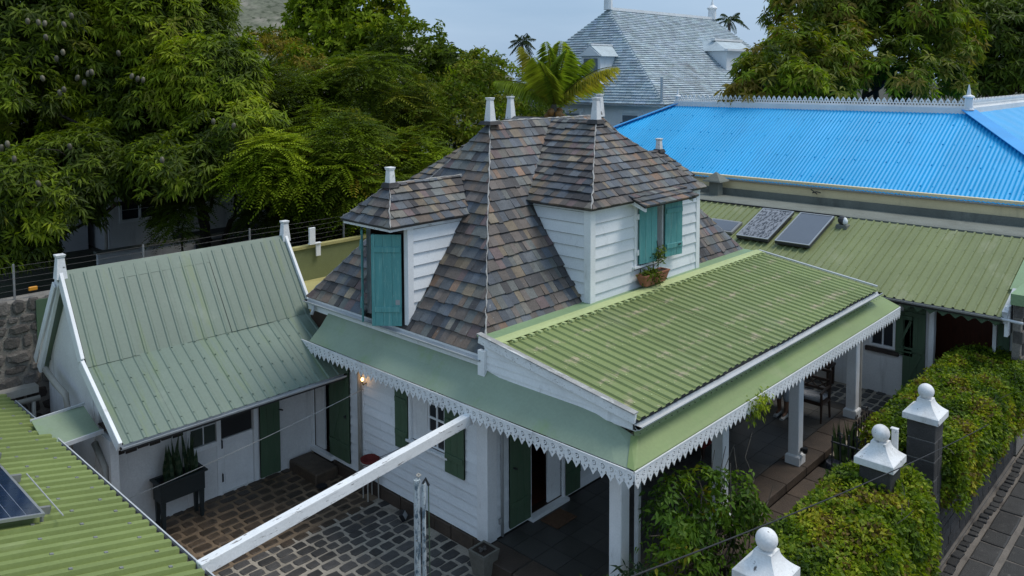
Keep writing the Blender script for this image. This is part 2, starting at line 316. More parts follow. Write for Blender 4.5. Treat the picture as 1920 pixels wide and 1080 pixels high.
def clip(poly, fn):                                   # keep where fn >= 0 (2d convex)
    o = []
    for i in range(len(poly)):
        p, q = poly[i], poly[(i+1) % len(poly)]; a, b = fn(p), fn(q)
        if a >= 0: o.append(p)
        if (a >= 0) != (b >= 0):
            t = a/(a-b); o.append((p[0]+(q[0]-p[0])*t, p[1]+(q[1]-p[1])*t))
    return o
def clip_poly(poly, region):                          # region: convex ccw polygon
    for i in range(len(region)):
        (x0, y0), (x1, y1) = region[i], region[(i+1) % len(region)]
        poly = clip(poly, lambda p: (x1-x0)*(p[1]-y0)-(y1-y0)*(p[0]-x0))
        if len(poly) < 3: return []
    return poly
def area2(p): return abs(sum(p[i][0]*p[(i+1) % len(p)][1]-p[(i+1) % len(p)][0]*p[i][1] for i in range(len(p))))/2
def wedge(poly, O, u, v, n, b0, b1, h0, h1, below=0.0):
    O, u, v, n = v3(O), v3(u), v3(v), v3(n); k = len(poly)
    lo = [O+u*a+v*b-n*below for a, b in poly]
    hi = [O+u*a+v*b+n*(h0+(h1-h0)*(b-b0)/(b1-b0)) for a, b in poly]
    return lo+hi, [tuple(range(k, 2*k))]+[(i, (i+1) % k, k+(i+1) % k, k+i) for i in range(k)]
def siding(parent, O, u, n, region, expo, openings, m='siding_paint', name='siding_board', h=.032):
    v = Vector((0, 0, 1)); xs = [p[0] for p in region]; zs = [p[1] for p in region]
    z = min(zs)
    while z < max(zs)-.02:
        z1 = min(z+expo*1.06, max(zs)); zt = z+expo
        spans = [(min(xs), max(xs))]
        for (a0, a1, c0, c1) in openings:
            if z+expo*.5 > c0 and z+expo*.5 < c1:
                new = []
                for s0, s1 in spans:
                    if a1 <= s0 or a0 >= s1: new.append((s0, s1)); continue
                    if a0 > s0: new.append((s0, a0))
                    if a1 < s1: new.append((a1, s1))
                spans = new
        for s0, s1 in spans:
            if s1-s0 < .02: continue
            p = clip_poly([(s0, z+.012), (s1, z+.012), (s1, zt), (s0, zt)], region)  # small gap shows the dark backing, a shade line in colour
            if len(p) < 3 or area2(p) < .002: continue
            vs, fs = wedge(p, O, u, v, n, z, zt, h+random.uniform(-.002, .002), .004)
            build(MB().add(vs, fs), name, m, parent)
        z = zt
def wall_box(axis, c0, c1, a0, a1, z0, z1, openings):  # wall slab with rectangular openings; axis 'x': slab between X=c0..c1 running along Y
    mb = MB()
    def put(p0, p1, q0, q1):
        if p1-p0 < 1e-4 or q1-q0 < 1e-4: return
        if axis == 'x': mb.box((c0, p0, q0), (c1, p1, q1))
        else: mb.box((p0, c0, q0), (p1, c1, q1))
    cur = a0
    for (o0, o1, y0, y1) in sorted(openings):
        put(cur, o0, z0, z1); put(o0, o1, z0, y0); put(o0, o1, y1, z1); cur = o1
    put(cur, a1, z0, z1); return mb
def shutter(parent, O, u, n, w, h, m, battens=(), brace=None, th=.035, planks=3, name='shutter', hinges=True, seg=None):
    """board leaf: O bottom corner, u along width, n outward; planks with fine gaps"""
    v = Vector((0, 0, 1)); mb = MB()
    pw = w/planks
    for k in range(planks):
        mb.obox(O, u, v, n, (k*pw+.002, 0, 0), ((k+1)*pw-.002, h, th))
    mb.obox(O, u, v, n, (.002, .002, .004), (w-.002, h-.002, th-.006))
    o = build(mb, name, m, parent, bevel=.003)
    for bz in battens: build(MB().obox(O, u, v, n, (.02, bz-.045, th-.002), (w-.015, bz+.045, th+.022)), 'batten', m, o, bevel=.004)
    if brace:
        p = v3(O)+v3(u)*brace[0]+v*brace[1]+v3(n)*(th+.006); q = v3(O)+v3(u)*brace[2]+v*brace[3]+v3(n)*(th+.006)
        build(MB().beam(p, q, .02, .055, up=v3(n).cross((q-p).normalized())), 'brace', m, o)
    return o
def corr(width, length, pitch, crest, slope, h, phase=0, wave=False, seg=10):
    """profile sheet: u 0..width, v 0..length, height along n"""
    xs = []
    if wave:
        k = int(round(width/pitch*seg)); xs = [(i*width/k, h/2*(1+math.cos(2*math.pi*(i*width/k)/pitch))) for i in range(k+1)]
    else:
        x = phase; xs = [(0, 0)]
        while x < width-.001:
            for d, z in ((0, 0), (slope, h), (slope+crest, h), (2*slope+crest, 0)):
                if 0 < x+d < width: xs.append((x+d, z))
            x += pitch
        xs.append((width, 0))
    return xs
def sheet_mesh(name, xs, length, m, v0=0.0, clipreg=None, thick=.0012):
    vs = []; fs = []
    for x, z in xs: vs += [(x, v0, z), (x, length, z)]
    for i in range(len(xs)-1): fs.append((2*i, 2*i+2, 2*i+3, 2*i+1))
    me = raw_mesh(name, vs, fs); me.materials.append(MAT[m]); return me
def finial(parent, p, h=.46, a0=.085, a1=.05, name='finial', m='cap_white', flip=False):
    mb = MB(); x, y, z = p
    mb.frust(p, z-.06, z+h-.05, a0, a1); mb.frust(p, z+h-.05, z+h, a1+.008, a1+.02)
    return build(mb, name, m, parent, bevel=.006)

# ================================================================== ground and terrain
def ground_sheet():
    n = 90; xs = np.concatenate([np.linspace(-400, -30, 14), np.linspace(-26, 60, 88), np.linspace(70, 700, 18)]); ys = np.concatenate([np.linspace(-400, -30, 12), np.linspace(-26, 9.9, 20), [10.25, 10.6], np.linspace(11, 60, 40), np.linspace(70, 700, 18)])
    mb = MB(); W = len(xs)
    for y in ys:
        for x in xs:
            z = -.62
            if y > 10.2: z = 1.95+.012*(y-10)+.12*noise.noise((x*.15, y*.15, 0))
            if y > 10.2 and x > 9: z = max(-.62, 1.95-(x-9)*.45)
            mb.v.append((x, y, z))
    for j in range(len(ys)-1):
        for i in range(W-1): mb.f.append((j*W+i, j*W+i+1, (j+1)*W+i+1, (j+1)*W+i)); mb.t.append(None)
    o = build(mb, 'ground', 'ground_earth', smooth=False); tag(o, kind='structure')
ground_sheet()
def hill():
    c = (150, 275); mb = MB(); n = 26
    for j in range(n+1):
        for i in range(n+1):
            x = c[0]+(i/n-.5)*230; y = c[1]+(j/n-.5)*200
            d = math.hypot((i/n-.5)*2, (j/n-.5)*2); z = 44*max(0, 1-d)**.8+3*noise.noise((x*.03, y*.03, 2))-2
            mb.v.append((x, y, z))
    for j in range(n):
        for i in range(n): a = j*(n+1)+i; mb.f.append((a, a+1, a+n+2, a+n+1)); mb.t.append(None)
    tag(build(mb, 'hill', 'hill_scrub', smooth=True), kind='structure')
hill()

# ---- cobbles: irregular raised stones
def stone(cx, cy, z, hx, hy, m, parent, name, hgt=.03, jit=.18, rot=0, sq=.92):
    pts = []
    for sx, sy in ((-1, -1), (0, -1.0), (1, -1), (1.0, 0), (1, 1), (0, 1.0), (-1, 1), (-1.0, 0)):
        k = sq if sx*sy in (1, -1) and abs(sx) == 1 else 1
        pts.append(((sx*hx*(k if abs(sx) == 1 and abs(sy) == 1 else 1))*(1+random.uniform(-jit, jit)*.5), sy*hy*k*(1+random.uniform(-jit, jit)*.5)))
    c, s = math.cos(rot), math.sin(rot); pts = [(x*c-y*s, x*s+y*c) for x, y in pts]
    h = hgt*random.uniform(.75, 1.25); t1, t2 = random.uniform(-.12, .12)*h, random.uniform(-.12, .12)*h
    vs = [(cx+x, cy+y, z-.01) for x, y in pts]+[(cx+x*.97, cy+y*.97, z+h*.62) for x, y in pts]+[(cx+x*.86, cy+y*.86, z+h+t1*x/hx+t2*y/hy) for x, y in pts]
    k = len(pts)
    fs = [(i, (i+1) % k, k+(i+1) % k, k+i) for i in range(k)]+[(k+i, k+(i+1) % k, 2*k+(i+1) % k, 2*k+i) for i in range(k)]+[tuple(range(2*k, 3*k))]
    return (vs, fs, m, name, (cx, cy, z))
def lay(stones, parent, limit=300, rest='paving_stones'):
    stones = sorted(stones, key=lambda s: -seen(s[4])); rm = {}
    for k, (vs, fs, m, name, c) in enumerate(stones):
        if k < limit and seen(c) > 0: build(MB().add(vs, fs), name, m, parent)
        else: rm.setdefault(m, MB()).add(vs, fs)
    for m, mb in rm.items(): tag(build(mb, rest, m, parent), kind='stuff')
def rows(x0, x1, y0, y1, z, lx, ly, mfun, name='cobble', gap=.022, jit=.2, keep=lambda x, y: True, hgt=.03, along='x'):
    out = []; y = y0; r = 0
    while y < y1-.05:
        h = ly*random.uniform(.88, 1.14); x = x0-random.uniform(0, lx)
        while x < x1:
            w = lx*random.uniform(.7, 1.3)
            cx, cy = x+w/2, y+h/2+random.uniform(-.012, .012)+.02*math.sin(x*1.3+r)
            if x0-.03 < cx < x1+.03 and keep(cx, cy): out.append(stone(cx, cy, z, (w-gap*1.3)/2, (h-gap*1.3)/2, mfun(cx, cy), None, name, hgt, jit, random.uniform(-.07, .07)))
            x += w
        y += h; r += 1
    return out
# courtyard
court = tag(bx('courtyard', (-4.6, -1.7, -.60), (.40, 7.75, -.225), 'joint_mortar', None), kind='structure')
brown = lambda x, y: y > 5.45+.12*math.sin(x*2.2)-.05*x
cs = rows(-4.5, .34, .2, 7.62, -.225, .27, .205, lambda x, y: 'cobble_brown' if brown(x, y) else 'cobble', gap=.033, hgt=.014, keep=lambda x, y: (y > 2.9 or x < .1))
lay(cs, court)
bj = MB(); bj.box((-4.5, 5.6, -.2249), (.395, 7.66, -.2205)); build(bj, 'brown_bedding', 'joint_brown', court)
# garden soil in front of the veranda, courtyard towards the wing
garden = tag(bx('garden_bed', (-.4, -1.75, -.60), (7.1, .30, -.30), 'litter', None), kind='structure')
sideyard = tag(bx('side_yard', (7.12, -1.75, -.60), (11.2, 3.1, -.135), 'joint_mortar', None), kind='structure')
cs = rows(7.15, 10.85, -1.7, 3.05, -.135, .30, .22, lambda x, y: 'cobble', name='cobble', gap=.04, hgt=.015, keep=lambda x, y: not (y > .25 and x < 9.42))
lay(cs, sideyard, 150)
gp = rows(3.1, 7.1, -.75, .1, -.302, .2, .15, lambda x, y: 'cobble', gap=.04)
gpo = tag(bx('garden_path', (3.05, -.8, -.305), (7.11, .13, -.296), 'joint_mortar', None), kind='structure'); lay(gp, gpo, 60)
# street
street = tag(bx('street', (-12, -9, -.95), (60, -1.99, -.535), 'street_joint', None), kind='structure')
ss = rows(-1.0, 15.0, -2.20, -2.02, -.535, .21, .17, lambda x, y: 'basalt', name='gutter_stone', gap=.024)
for (y0, y1, l) in ((-2.60, -2.23, .62), (-3.02, -2.66, .50), (-3.45, -3.05, .6), (-3.9, -3.48, .5)):
    x = -1.0
    while x < 15:
        ww = l*random.uniform(.75, 1.3); ss.append(stone(x+ww/2, (y0+y1)/2, -.535, ww/2-.012, (y1-y0)/2-.01, 'basalt', None, 'paving_slab', .03 if y0 > -2.62 else .012, .04, 0, .985)); x += ww
lay(ss, street, 220)

# ================================================================== the main creole house
H = thing('creole_house', 'white timber house with steep mottled slate roof, dormers and green metal veranda', 'house', (4.65, 4.4, 0))
ZE = 2.92; EX0, EX1, EY0, EY1 = .40, 8.92, 2.95, 7.75; RX0, RX1, RY, RZ = 2.94, 6.36, 5.35, 6.20
SL = (RZ-ZE)/(RY-EY0)
# walls
lw_open = [(3.87, 4.75, 1.10, 2.12), (7.05, 7.62, .06, 2.02)]
lw = build(wall_box('x', .45, .59, 2.99, 7.70, -.22, 2.86, lw_open), 'wall', 'wood_dark', H)  # core coloured dark to imitate shade between the boards
siding(lw, (.45, 0, 0), (0, 1, 0), (-1, 0, 0), [(3.16, 0), (6.03, 0), (6.03, 2.8), (3.16, 2.8)], .165, [(3.87, 4.75, 1.06, 2.16)])
siding(lw, (.45, 0, 0), (0, 1, 0), (-1, 0, 0), [(6.14, 0), (7.05, 0), (7.05, 2.8), (6.14, 2.8)], .165, [])
fw_open = [(1.40, 2.20, .07, 2.08), (4.6, 5.4, .07, 2.08), (6.9, 7.6, .07, 2.08)]
fw = build(wall_box('y', 2.97, 3.11, .62, 8.9, 0, 2.86, fw_open), 'wall', 'wood_dark', H)  # dark core again stands in for shade lines under each board
siding(fw, (0, 2.97, 0), (1, 0, 0), (0, -1, 0), [(.60, .01), (8.9, .01), (8.9, 2.8), (.60, 2.8)], .165, [(1.36, 2.24, .05, 2.12), (4.56, 5.44, .05, 2.12), (6.86, 7.64, .05, 2.12)])
bx('wall', (8.76, 3.12, -.22), (8.9, 7.69, 2.86), 'plaster_white', H); bx('wall', (.60, 7.56, -.22), (8.75, 7.70, 2.85), 'plaster_white', H)
bx('corner_board', (.415, 2.935, -.0), (.62, 3.165, 2.8), 'white_paint', H, .004); bx('corner_board', (.418, 6.035, 0), (.46, 6.135, 2.75), 'white_paint', H, .004)
bx('interior_floor', (.60, 3.12, -.02), (8.75, 7.55, .055), 'wood_red', H)
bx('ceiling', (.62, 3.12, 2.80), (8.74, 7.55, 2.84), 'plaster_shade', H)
bx('partition_wall', (.9, 4.9, .05), (8.6, 5.0, 2.79), 'wood_dark', H)
# plinth stones under the siding
y = 2.86
while y < 6.9:
    ww = random.uniform(.32, .58); y1 = min(y+ww, 7.0); bx('plinth_stone', (.405+random.uniform(-.012, .006), y+.008, -.26), (.452, y1-.008, -.012), 'edge_stone', H, .01); y = y1
bx('plinth_bed', (.43, 2.9, -.27), (.449, 7.0, -.014), 'joint_brown', H)
bx('door_sill', (.36, 6.98, -.02), (.60, 7.69, .058), 'white_paint', H, .004)
bx('door_step', (-.12, 6.75, -.27), (.36, 7.64, -.03), 'cobble_brown', H, .02)
# window in the side wall
win = MB()
for a, b in (((.405, 4.72, 1.08), (.47, 4.78, 2.14)), ((.405, 3.84, 1.08), (.47, 3.895, 2.14)), ((.405, 3.895, 2.09), (.47, 4.72, 2.14))): win.box(a, b)
wf = build(win, 'window_frame', 'white_paint', H, bevel=.003)
bx('sill', (.37, 3.80, 1.045), (.50, 4.82, 1.085), 'white_paint', wf, .004)
sash = MB(); sx0, sx1 = .455, .485
for yy in (3.90, 4.10, 4.30): sash.box((sx0, yy, 1.12), (sx1, yy+.035, 2.09))
for zz in (1.095, 1.33, 1.57, 1.81, 2.055): sash.box((sx0-.002, 3.897, zz), (sx1+.002, 4.338, zz+.032))
build(sash, 'sash', 'white_paint', wf)
for yy in (3.935, 4.135):
    for zz in (1.127, 1.362, 1.602, 1.842): bx('pane', (.468, yy, zz), (.474, yy+.165, zz+.208), 'glass_dark', wf)
bx('sash_panel', (.452, 4.345, 1.095), (.485, 4.718, 2.088), 'plaster_white', wf, .004)
bx('window_dark_sheet', (.585, 3.86, 1.09), (.60, 4.76, 2.13), 'opening_dark', wf)  # near-black sheet standing in for the shaded room behind the window
shutter(H, (.418, 5.11, .87), (0, -1, 0), (-1, 0, 0), .33, 1.18, 'shutter_green', (.27, .83), None, planks=2)
shutter(H, (.418, 3.86, .85), (0, -1, 0), (-1, 0, 0), .44, 1.2, 'shutter_green', (.28, .84), None, planks=3)
s = shutter(H, (.418, 7.05, .10), (0, -1, 0), (-1, 0, 0), .62, 1.93, 'shutter_green', (.30, 1.55), (.12, .36, .5, 1.48), planks=4, name='door_leaf')
build(MB().tube([(.37, 6.50, .98), (.33, 6.50, .98), (.33, 6.46, .96)], .014, 6), 'latch', 'iron_black', s)
bx('door_leaf', (.455, 7.32, .06), (.50, 7.62, 2.0), 'white_paint', H, .004)
bx('doorway_dark_sheet', (.595, 7.0, .05), (.61, 7.65, 2.05), 'opening_dark', H)  # near-black sheet painted as the dark of the open doorway
# front doors
for x0, wl, wr in ((1.40, .48, .38), (4.6, .40, .40), (6.9, .38, .38)):
    x1 = x0+(.80 if x0 < 6 else .70)
    fr = MB()
    fr.box((x0-.045, 2.925, .0), (x0, 3.02, 2.1)); fr.box((x1, 2.925, 0), (x1+.045, 3.02, 2.1)); fr.box((x0-.045, 2.925, 2.1), (x1+.045, 3.02, 2.15)); build(fr, 'door_frame', 'white_paint', H, bevel=.003)
    bx('door_sill', (x0-.06, 2.84, .003), (x1+.06, 3.11, .062), 'white_paint', H, .004)
    l = shutter(H, (x0-.03, 2.945, .06), (-1, 0, 0), (0, -1, 0), wl, 2.02, 'shutter_green', (.35, 1.6), None, planks=3, name='door_leaf')
    build(MB().tube([(x0-wl+.04, 2.90, 1.02), (x0-wl+.04, 2.86, 1.02), (x0-wl+.08, 2.86, 1.0)], .014, 6), 'latch', 'iron_black', l)
    shutter(H, (x1+.05, 2.945, .06), (1, 0, 0), (0, -1, 0), wr, 2.02, 'shutter_green', (.35, 1.6), None, planks=3, name='door_leaf')
    # inner glazed leaf standing half open
    bx('inner_door', (x1-.33, 2.99, .065), (x1-.01, 3.03, 2.07), 'white_paint', H, .004)
bx('power_socket', (.66, 2.915, .22), (.74, 2.95, .31), 'gutter_grey', H, .006)
# downpipes
build(MB().tube([(.395, 6.085, 2.55), (.37, 6.085, 2.3), (.37, 6.085, -.2)], .035, 10), 'downpipe', 'pipe_beige', H, smooth=True)
build(MB().tube([(.72, 2.92, 2.6), (.72, 2.92, .02)], .022, 8), 'downpipe', 'gutter_grey', H, smooth=True)

# ---- slate roof
roof = MB()
P = [(EX0, EY0, ZE), (EX1, EY0, ZE), (EX1, EY1, ZE), (EX0, EY1, ZE), (RX0, RY, RZ), (RX1, RY, RZ)]
roof.add(P, [(0, 1, 5, 4), (1, 2, 5), (2, 3, 4, 5), (3, 0, 4), (3, 2, 1, 0)])
roofo = build(roof, 'roof', 'roof_deck', H)
PAL = [(.115, .098, .088), (.088, .097, .107), (.062, .060, .062), (.135, .105, .085), (.155, .125, .090), (.105, .110, .105), (.175, .115, .082), (.075, .085, .100), (.125, .092, .090), (.140, .130, .112), (.200, .165, .120), (.05, .048, .05)]
PW = [.2, .17, .13, .10, .07, .14, .03, .13, .08, .07, .02, .08]
PW = [x/sum(PW) for x in PW]; SLATES = []
def slates(O, u, v, n, region, expo, parent, visible, skip=None, wmin=.08, wmax=.26, lift=.0, warm=1.0):
    O, u, v, n = v3(O), v3(u).normalized(), v3(v).normalized(), v3(n).normalized()
    xs = [p[0] for p in region]; zs = [p[1] for p in region]; b = min(zs); j = 0
    while b < max(zs)-.02:
        a = min(xs)-random.uniform(0, wmax)
        while a < max(xs):
            w_ = random.choice((random.uniform(wmin, wmax), random.uniform(.10, .17)))
            jb = random.uniform(-.008, .008)-(random.uniform(.01, .03) if random.random() < .04 else 0)
            p = clip_poly([(a+.0015, b+jb), (a+w_-.0015, b+jb), (a+w_-.0015, b+expo*1.1), (a+.0015, b+expo*1.1)], region); a += w_
            if len(p) < 3 or area2(p) < .0012: continue
            cx = sum(q[0] for q in p)/len(p); cy = sum(q[1] for q in p)/len(p); c = O+u*cx+v*cy
            if skip and skip(c): continue
            h0 = .034+random.uniform(-.006, .012); vs, fs = wedge(p, O+n*lift, u, v, n, b, b+expo*1.1, h0, .006)
            t = PAL[rng.choice(len(PAL), p=PW)]; g = random.uniform(.78, 1.22)*(1+.45*noise.noise((c.x*1.1, c.y*1.1, c.z*.8))); l_ = sum(t)/3; t = tuple((l_+(x-l_)*1.05)*g for x in t)
            SLATES.append((vs, fs, t, c, parent, area2(p) if visible else 0))
        b += expo; j += 1
LS = math.hypot(RY-EY0, RZ-ZE); LX = math.hypot(RX0-EX0, RZ-ZE)
cy_, sy_ = (RY-EY0)/LS, (RZ-ZE)/LS; cx_, sx_ = (RX0-EX0)/LX, (RZ-ZE)/LX
big_in = lambda c: 2.97 < c.x < 6.52 and c.z < 4.86
lf_in = lambda c: 4.82 < c.y < 5.90 and c.z < 4.62
EXP = .205
slates((EX0, EY0, ZE), (1, 0, 0), (0, cy_, sy_), (0, -sy_, cy_), [(0, 0), (EX1-EX0, 0), (RX1-EX0, LS), (RX0-EX0, LS)], EXP, roofo, True, big_in)
slates((EX0, EY1, ZE), (0, -1, 0), (cx_, 0, sx_), (-sx_, 0, cx_), [(0, 0), (EY1-EY0, 0), (EY1-RY, LX)], EXP, roofo, True, lf_in)
slates((EX1, EY0, ZE), (0, 1, 0), (-cx_, 0, sx_), (sx_, 0, cx_), [(0, 0), (EY1-EY0, 0), (RY-EY0, LX)], EXP, roofo, False)
slates((EX1, EY1, ZE), (-1, 0, 0), (0, -cy_, sy_), (0, sy_, cy_), [(0, 0), (EX1-EX0, 0), (EX1-RX0, LS), (EX1-RX1, LS)], EXP, roofo, False)
def mortar(p, q, parent, r=.016, n=None):
    p, q = v3(p), v3(q); L = (q-p).length; k = int(L/.09); pts = [p.lerp(q, i/k)+Vector((random.uniform(-.012, .012), random.uniform(-.012, .012), .022+random.uniform(-.004, .006))) for i in range(k+1)]
    return build(MB().tube(pts, [r*random.uniform(.25, 1.2) for _ in pts], 5), 'hip_mortar', 'mortar_white', parent)
mortar((EX0, EY0, ZE), (RX0, RY, RZ), H); mortar((EX1, EY0, ZE), (RX1, RY, RZ), H, .012); mortar((EX0, EY1, ZE), (RX0, RY, RZ), H, .01)
mortar((RX0, RY, RZ), (RX1, RY, RZ), H, .02)
build(MB().frust((RX0, RY), RZ-.03, RZ+.035, .17, .13), 'finial_seat', 'basalt_block', H); finial(H, (RX0, RY, RZ+.04), .44); finial(H, (RX1, RY, RZ+.04), .44)

# ---- large dormer above the veranda
DX0, DX1, DY, DZ0, DZ1 = 2.94, 6.54, 2.95, 3.10, 4.84
yb = EY0+(DZ1-ZE)/SL
d_open = [(4.33, 5.16, 3.62, 4.75)]
dm = wall_box('y', DY+.03, DY+.13, DX0+.10, DX1-.10, DZ0-.1, DZ1, d_open)
for X, s in ((DX0+.03, 1), (DX1-.03, -1)):
    dm.prism([(X, DY+.06, DZ0-.1), (X, yb+.05, DZ1), (X, DY+.06, DZ1)], (s*.06, 0, 0))
dorm = build(dm, 'dormer', 'wood_dark', H)  # dormer core dark so the siding gaps look shaded
siding(dorm, (0, DY+.03, 0), (1, 0, 0), (0, -1, 0), [(DX0+.13, DZ0), (DX1-.13, DZ0), (DX1-.13, DZ1), (DX0+.13, DZ1)], .205, [(4.25, 5.22, 3.56, 4.80)])
for X, nx in ((DX0+.03, -1), (DX1-.03, 1)):
    reg = [(DY+.12, DZ0), (EY0+(DZ0-ZE)/SL+.05, DZ0), (yb, DZ1), (DY+.12, DZ1)]
    siding(dorm, (X, 0, 0), (0, 1, 0), (nx, 0, 0), reg, .205, [])
bx('corner_board', (DX0-.004, DY-.005, DZ0-.04), (DX0+.14, DY+.14, DZ1), 'white_paint', dorm, .004); bx('corner_board', (DX1-.13, DY-.005, DZ0-.04), (DX1+.004, DY+.14, DZ1), 'white_paint', dorm, .004)
bx('frieze', (DX0-.006, DY-.008, DZ1-.10), (DX1+.006, DY+.03, DZ1-.003), 'white_paint', dorm)
wfm = MB()
for a, b in (((4.25, DY-.012, 3.60), (4.335, DY+.10, 4.78)), ((5.145, DY-.012, 3.60), (5.225, DY+.10, 4.78)), ((4.335, DY-.012, 4.735), (5.145, DY+.1, 4.78))): wfm.box(a, b)
wfo = build(wfm, 'window_frame', 'white_paint', H, bevel=.003)
bx('sill', (4.20, DY-.05, 3.555), (5.27, DY+.1, 3.598), 'white_paint', wfo, .004)
bx('interior_wall', (4.2, DY+.55, 3.3), (5.4, DY+.6, 4.83), 'plaster_white', wfo)
bx('interior_ceiling', (DX0+.1, DY+.14, DZ1-.03), (DX1-.1, yb, DZ1-.01), 'wood_dark', wfo)
sh = shutter(H, (4.34, DY-.02, 3.63), (math.cos(R(12)), -math.sin(R(12)), 0), (-math.sin(R(12)), -math.cos(R(12)), 0), .45, 1.10, 'turquoise', (), None, planks=3)
for z_ in (.22, .88): build(MB().box((4.30, DY-.045, 3.63+z_-.05), (4.36, DY-.013, 3.63+z_+.05)), 'hinge', 'white_paint', sh)
sh = shutter(H, (5.17, DY-.035, 3.63), (math.cos(R(8)), -math.sin(R(8)), 0), (-math.sin(R(8)), -math.cos(R(8)), 0), .50, 1.10, 'turquoise', (.20, .88), None, planks=3)
bx('lock_plate', (5.50, DY-.165, 3.83), (5.58, DY-.152, 3.85), 'iron_black', sh)
# dormer roof, hipped forward
FX, FY = 4.72, 4.20; E_ = DZ1-.02; ov = .10
q = [(DX0-ov, DY-ov, E_), (DX1+ov, DY-ov, E_), (FX, FY, RZ), (FX, RY, RZ), (DX1+ov, yb-.04, E_), (DX0-ov, yb-.04, E_)]
dr = MB().add([*q, *[(x, y, z-.018) for x, y, z in q]], [(0, 1, 2), (1, 4, 3, 2), (5, 0, 2, 3), (6, 8, 7), (0, 6, 7, 1), (1, 7, 10, 4), (5, 11, 6, 0)])
droof = build(dr, 'dormer_roof', 'roof_deck', H)
def face(pts, expo, parent, vis, skip=None, lift=0.0):
    """pts: eave start, eave end, then the rest (ccw seen from outside)"""
    O = v3(pts[0]); u = (v3(pts[1])-O).normalized(); t = v3(pts[2])-O; n = u.cross(t).normalized(); v = n.cross(u)
    slates(O, u, v, n, [((v3(p)-O).dot(u), (v3(p)-O).dot(v)) for p in pts], expo, parent, vis, skip, lift=lift)
main_z = lambda c: ZE+(c.y-EY0)*SL if c.y < RY else 9
buried = lambda c: main_z(c) > c.z+.10 and EX0+(c.z-ZE)/3.28*2.5 < c.x
face([q[0], q[1], q[2]], .175, droof, True, buried); face([q[5], q[0], q[2], q[3]], .185, droof, True, buried); face([q[1], q[4], q[3], q[2]], .185, droof, True, buried)
mortar(q[0], q[2], H); mortar(q[1], q[2], H, .01); mortar(q[2], q[3], H, .018)
mortar((DX0-ov+.02, yb-.03, E_), (FX-.07, RY, RZ-.03), H, .012)
build(MB().frust((FX, FY), RZ-.05, RZ+.03, .14, .11), 'finial_seat', 'basalt_block', H); finial(H, (FX, FY, RZ+.03), .43)
# hood over the dormer window
hd = MB().prism([(4.05, DY+.02, 4.93), (4.05, DY-.36, 4.76), (4.05, DY-.36, 4.73), (4.05, DY+.02, 4.89)], (1.75, 0, 0)); hood = build(hd, 'window_hood', 'roof_deck', H)
face([(4.02, DY-.39, 4.755), (5.83, DY-.39, 4.755), (5.83, DY+.05, 4.95), (4.02, DY+.05, 4.95)], .15, hood, True)
for X in (4.08, 5.70): build(MB().prism([(X, DY-.01, 4.87), (X, DY-.34, 4.72), (X, DY-.34, 4.66), (X, DY-.01, 4.78)], (.05, 0, 0)), 'bracket', 'white_paint', hood)
# rear dormer, mirrored, mostly behind the ridge
RYF = 2*RY-FY
q2 = [(DX1+ov, EY1+ov, E_), (DX0-ov, EY1+ov, E_), (FX, RYF, RZ), (FX, RY, RZ), (DX0-ov, 2*RY-yb+.04, E_), (DX1+ov, 2*RY-yb+.04, E_)]
rear = MB().add([*q2, *[(x, y, z-.05) for x, y, z in q2]], [(0, 1, 2), (1, 4, 3, 2), (5, 0, 2, 3), (6, 8, 7), (0, 6, 7, 1), (1, 7, 10, 4), (5, 11, 6, 0)])
rr = build(rear, 'dormer_roof', 'roof_deck', H); bx('dormer', (DX0, 6.4, 3.1), (DX1, EY1-.01, DZ1-.05), 'siding_paint', H)
face([q2[0], q2[1], q2[2]], .18, rr, False); face([q2[5], q2[0], q2[2], q2[3]], .18, rr, False); face([q2[1], q2[4], q2[3], q2[2]], .18, rr, False)
finial(H, (FX, RYF, RZ+.02), .43)

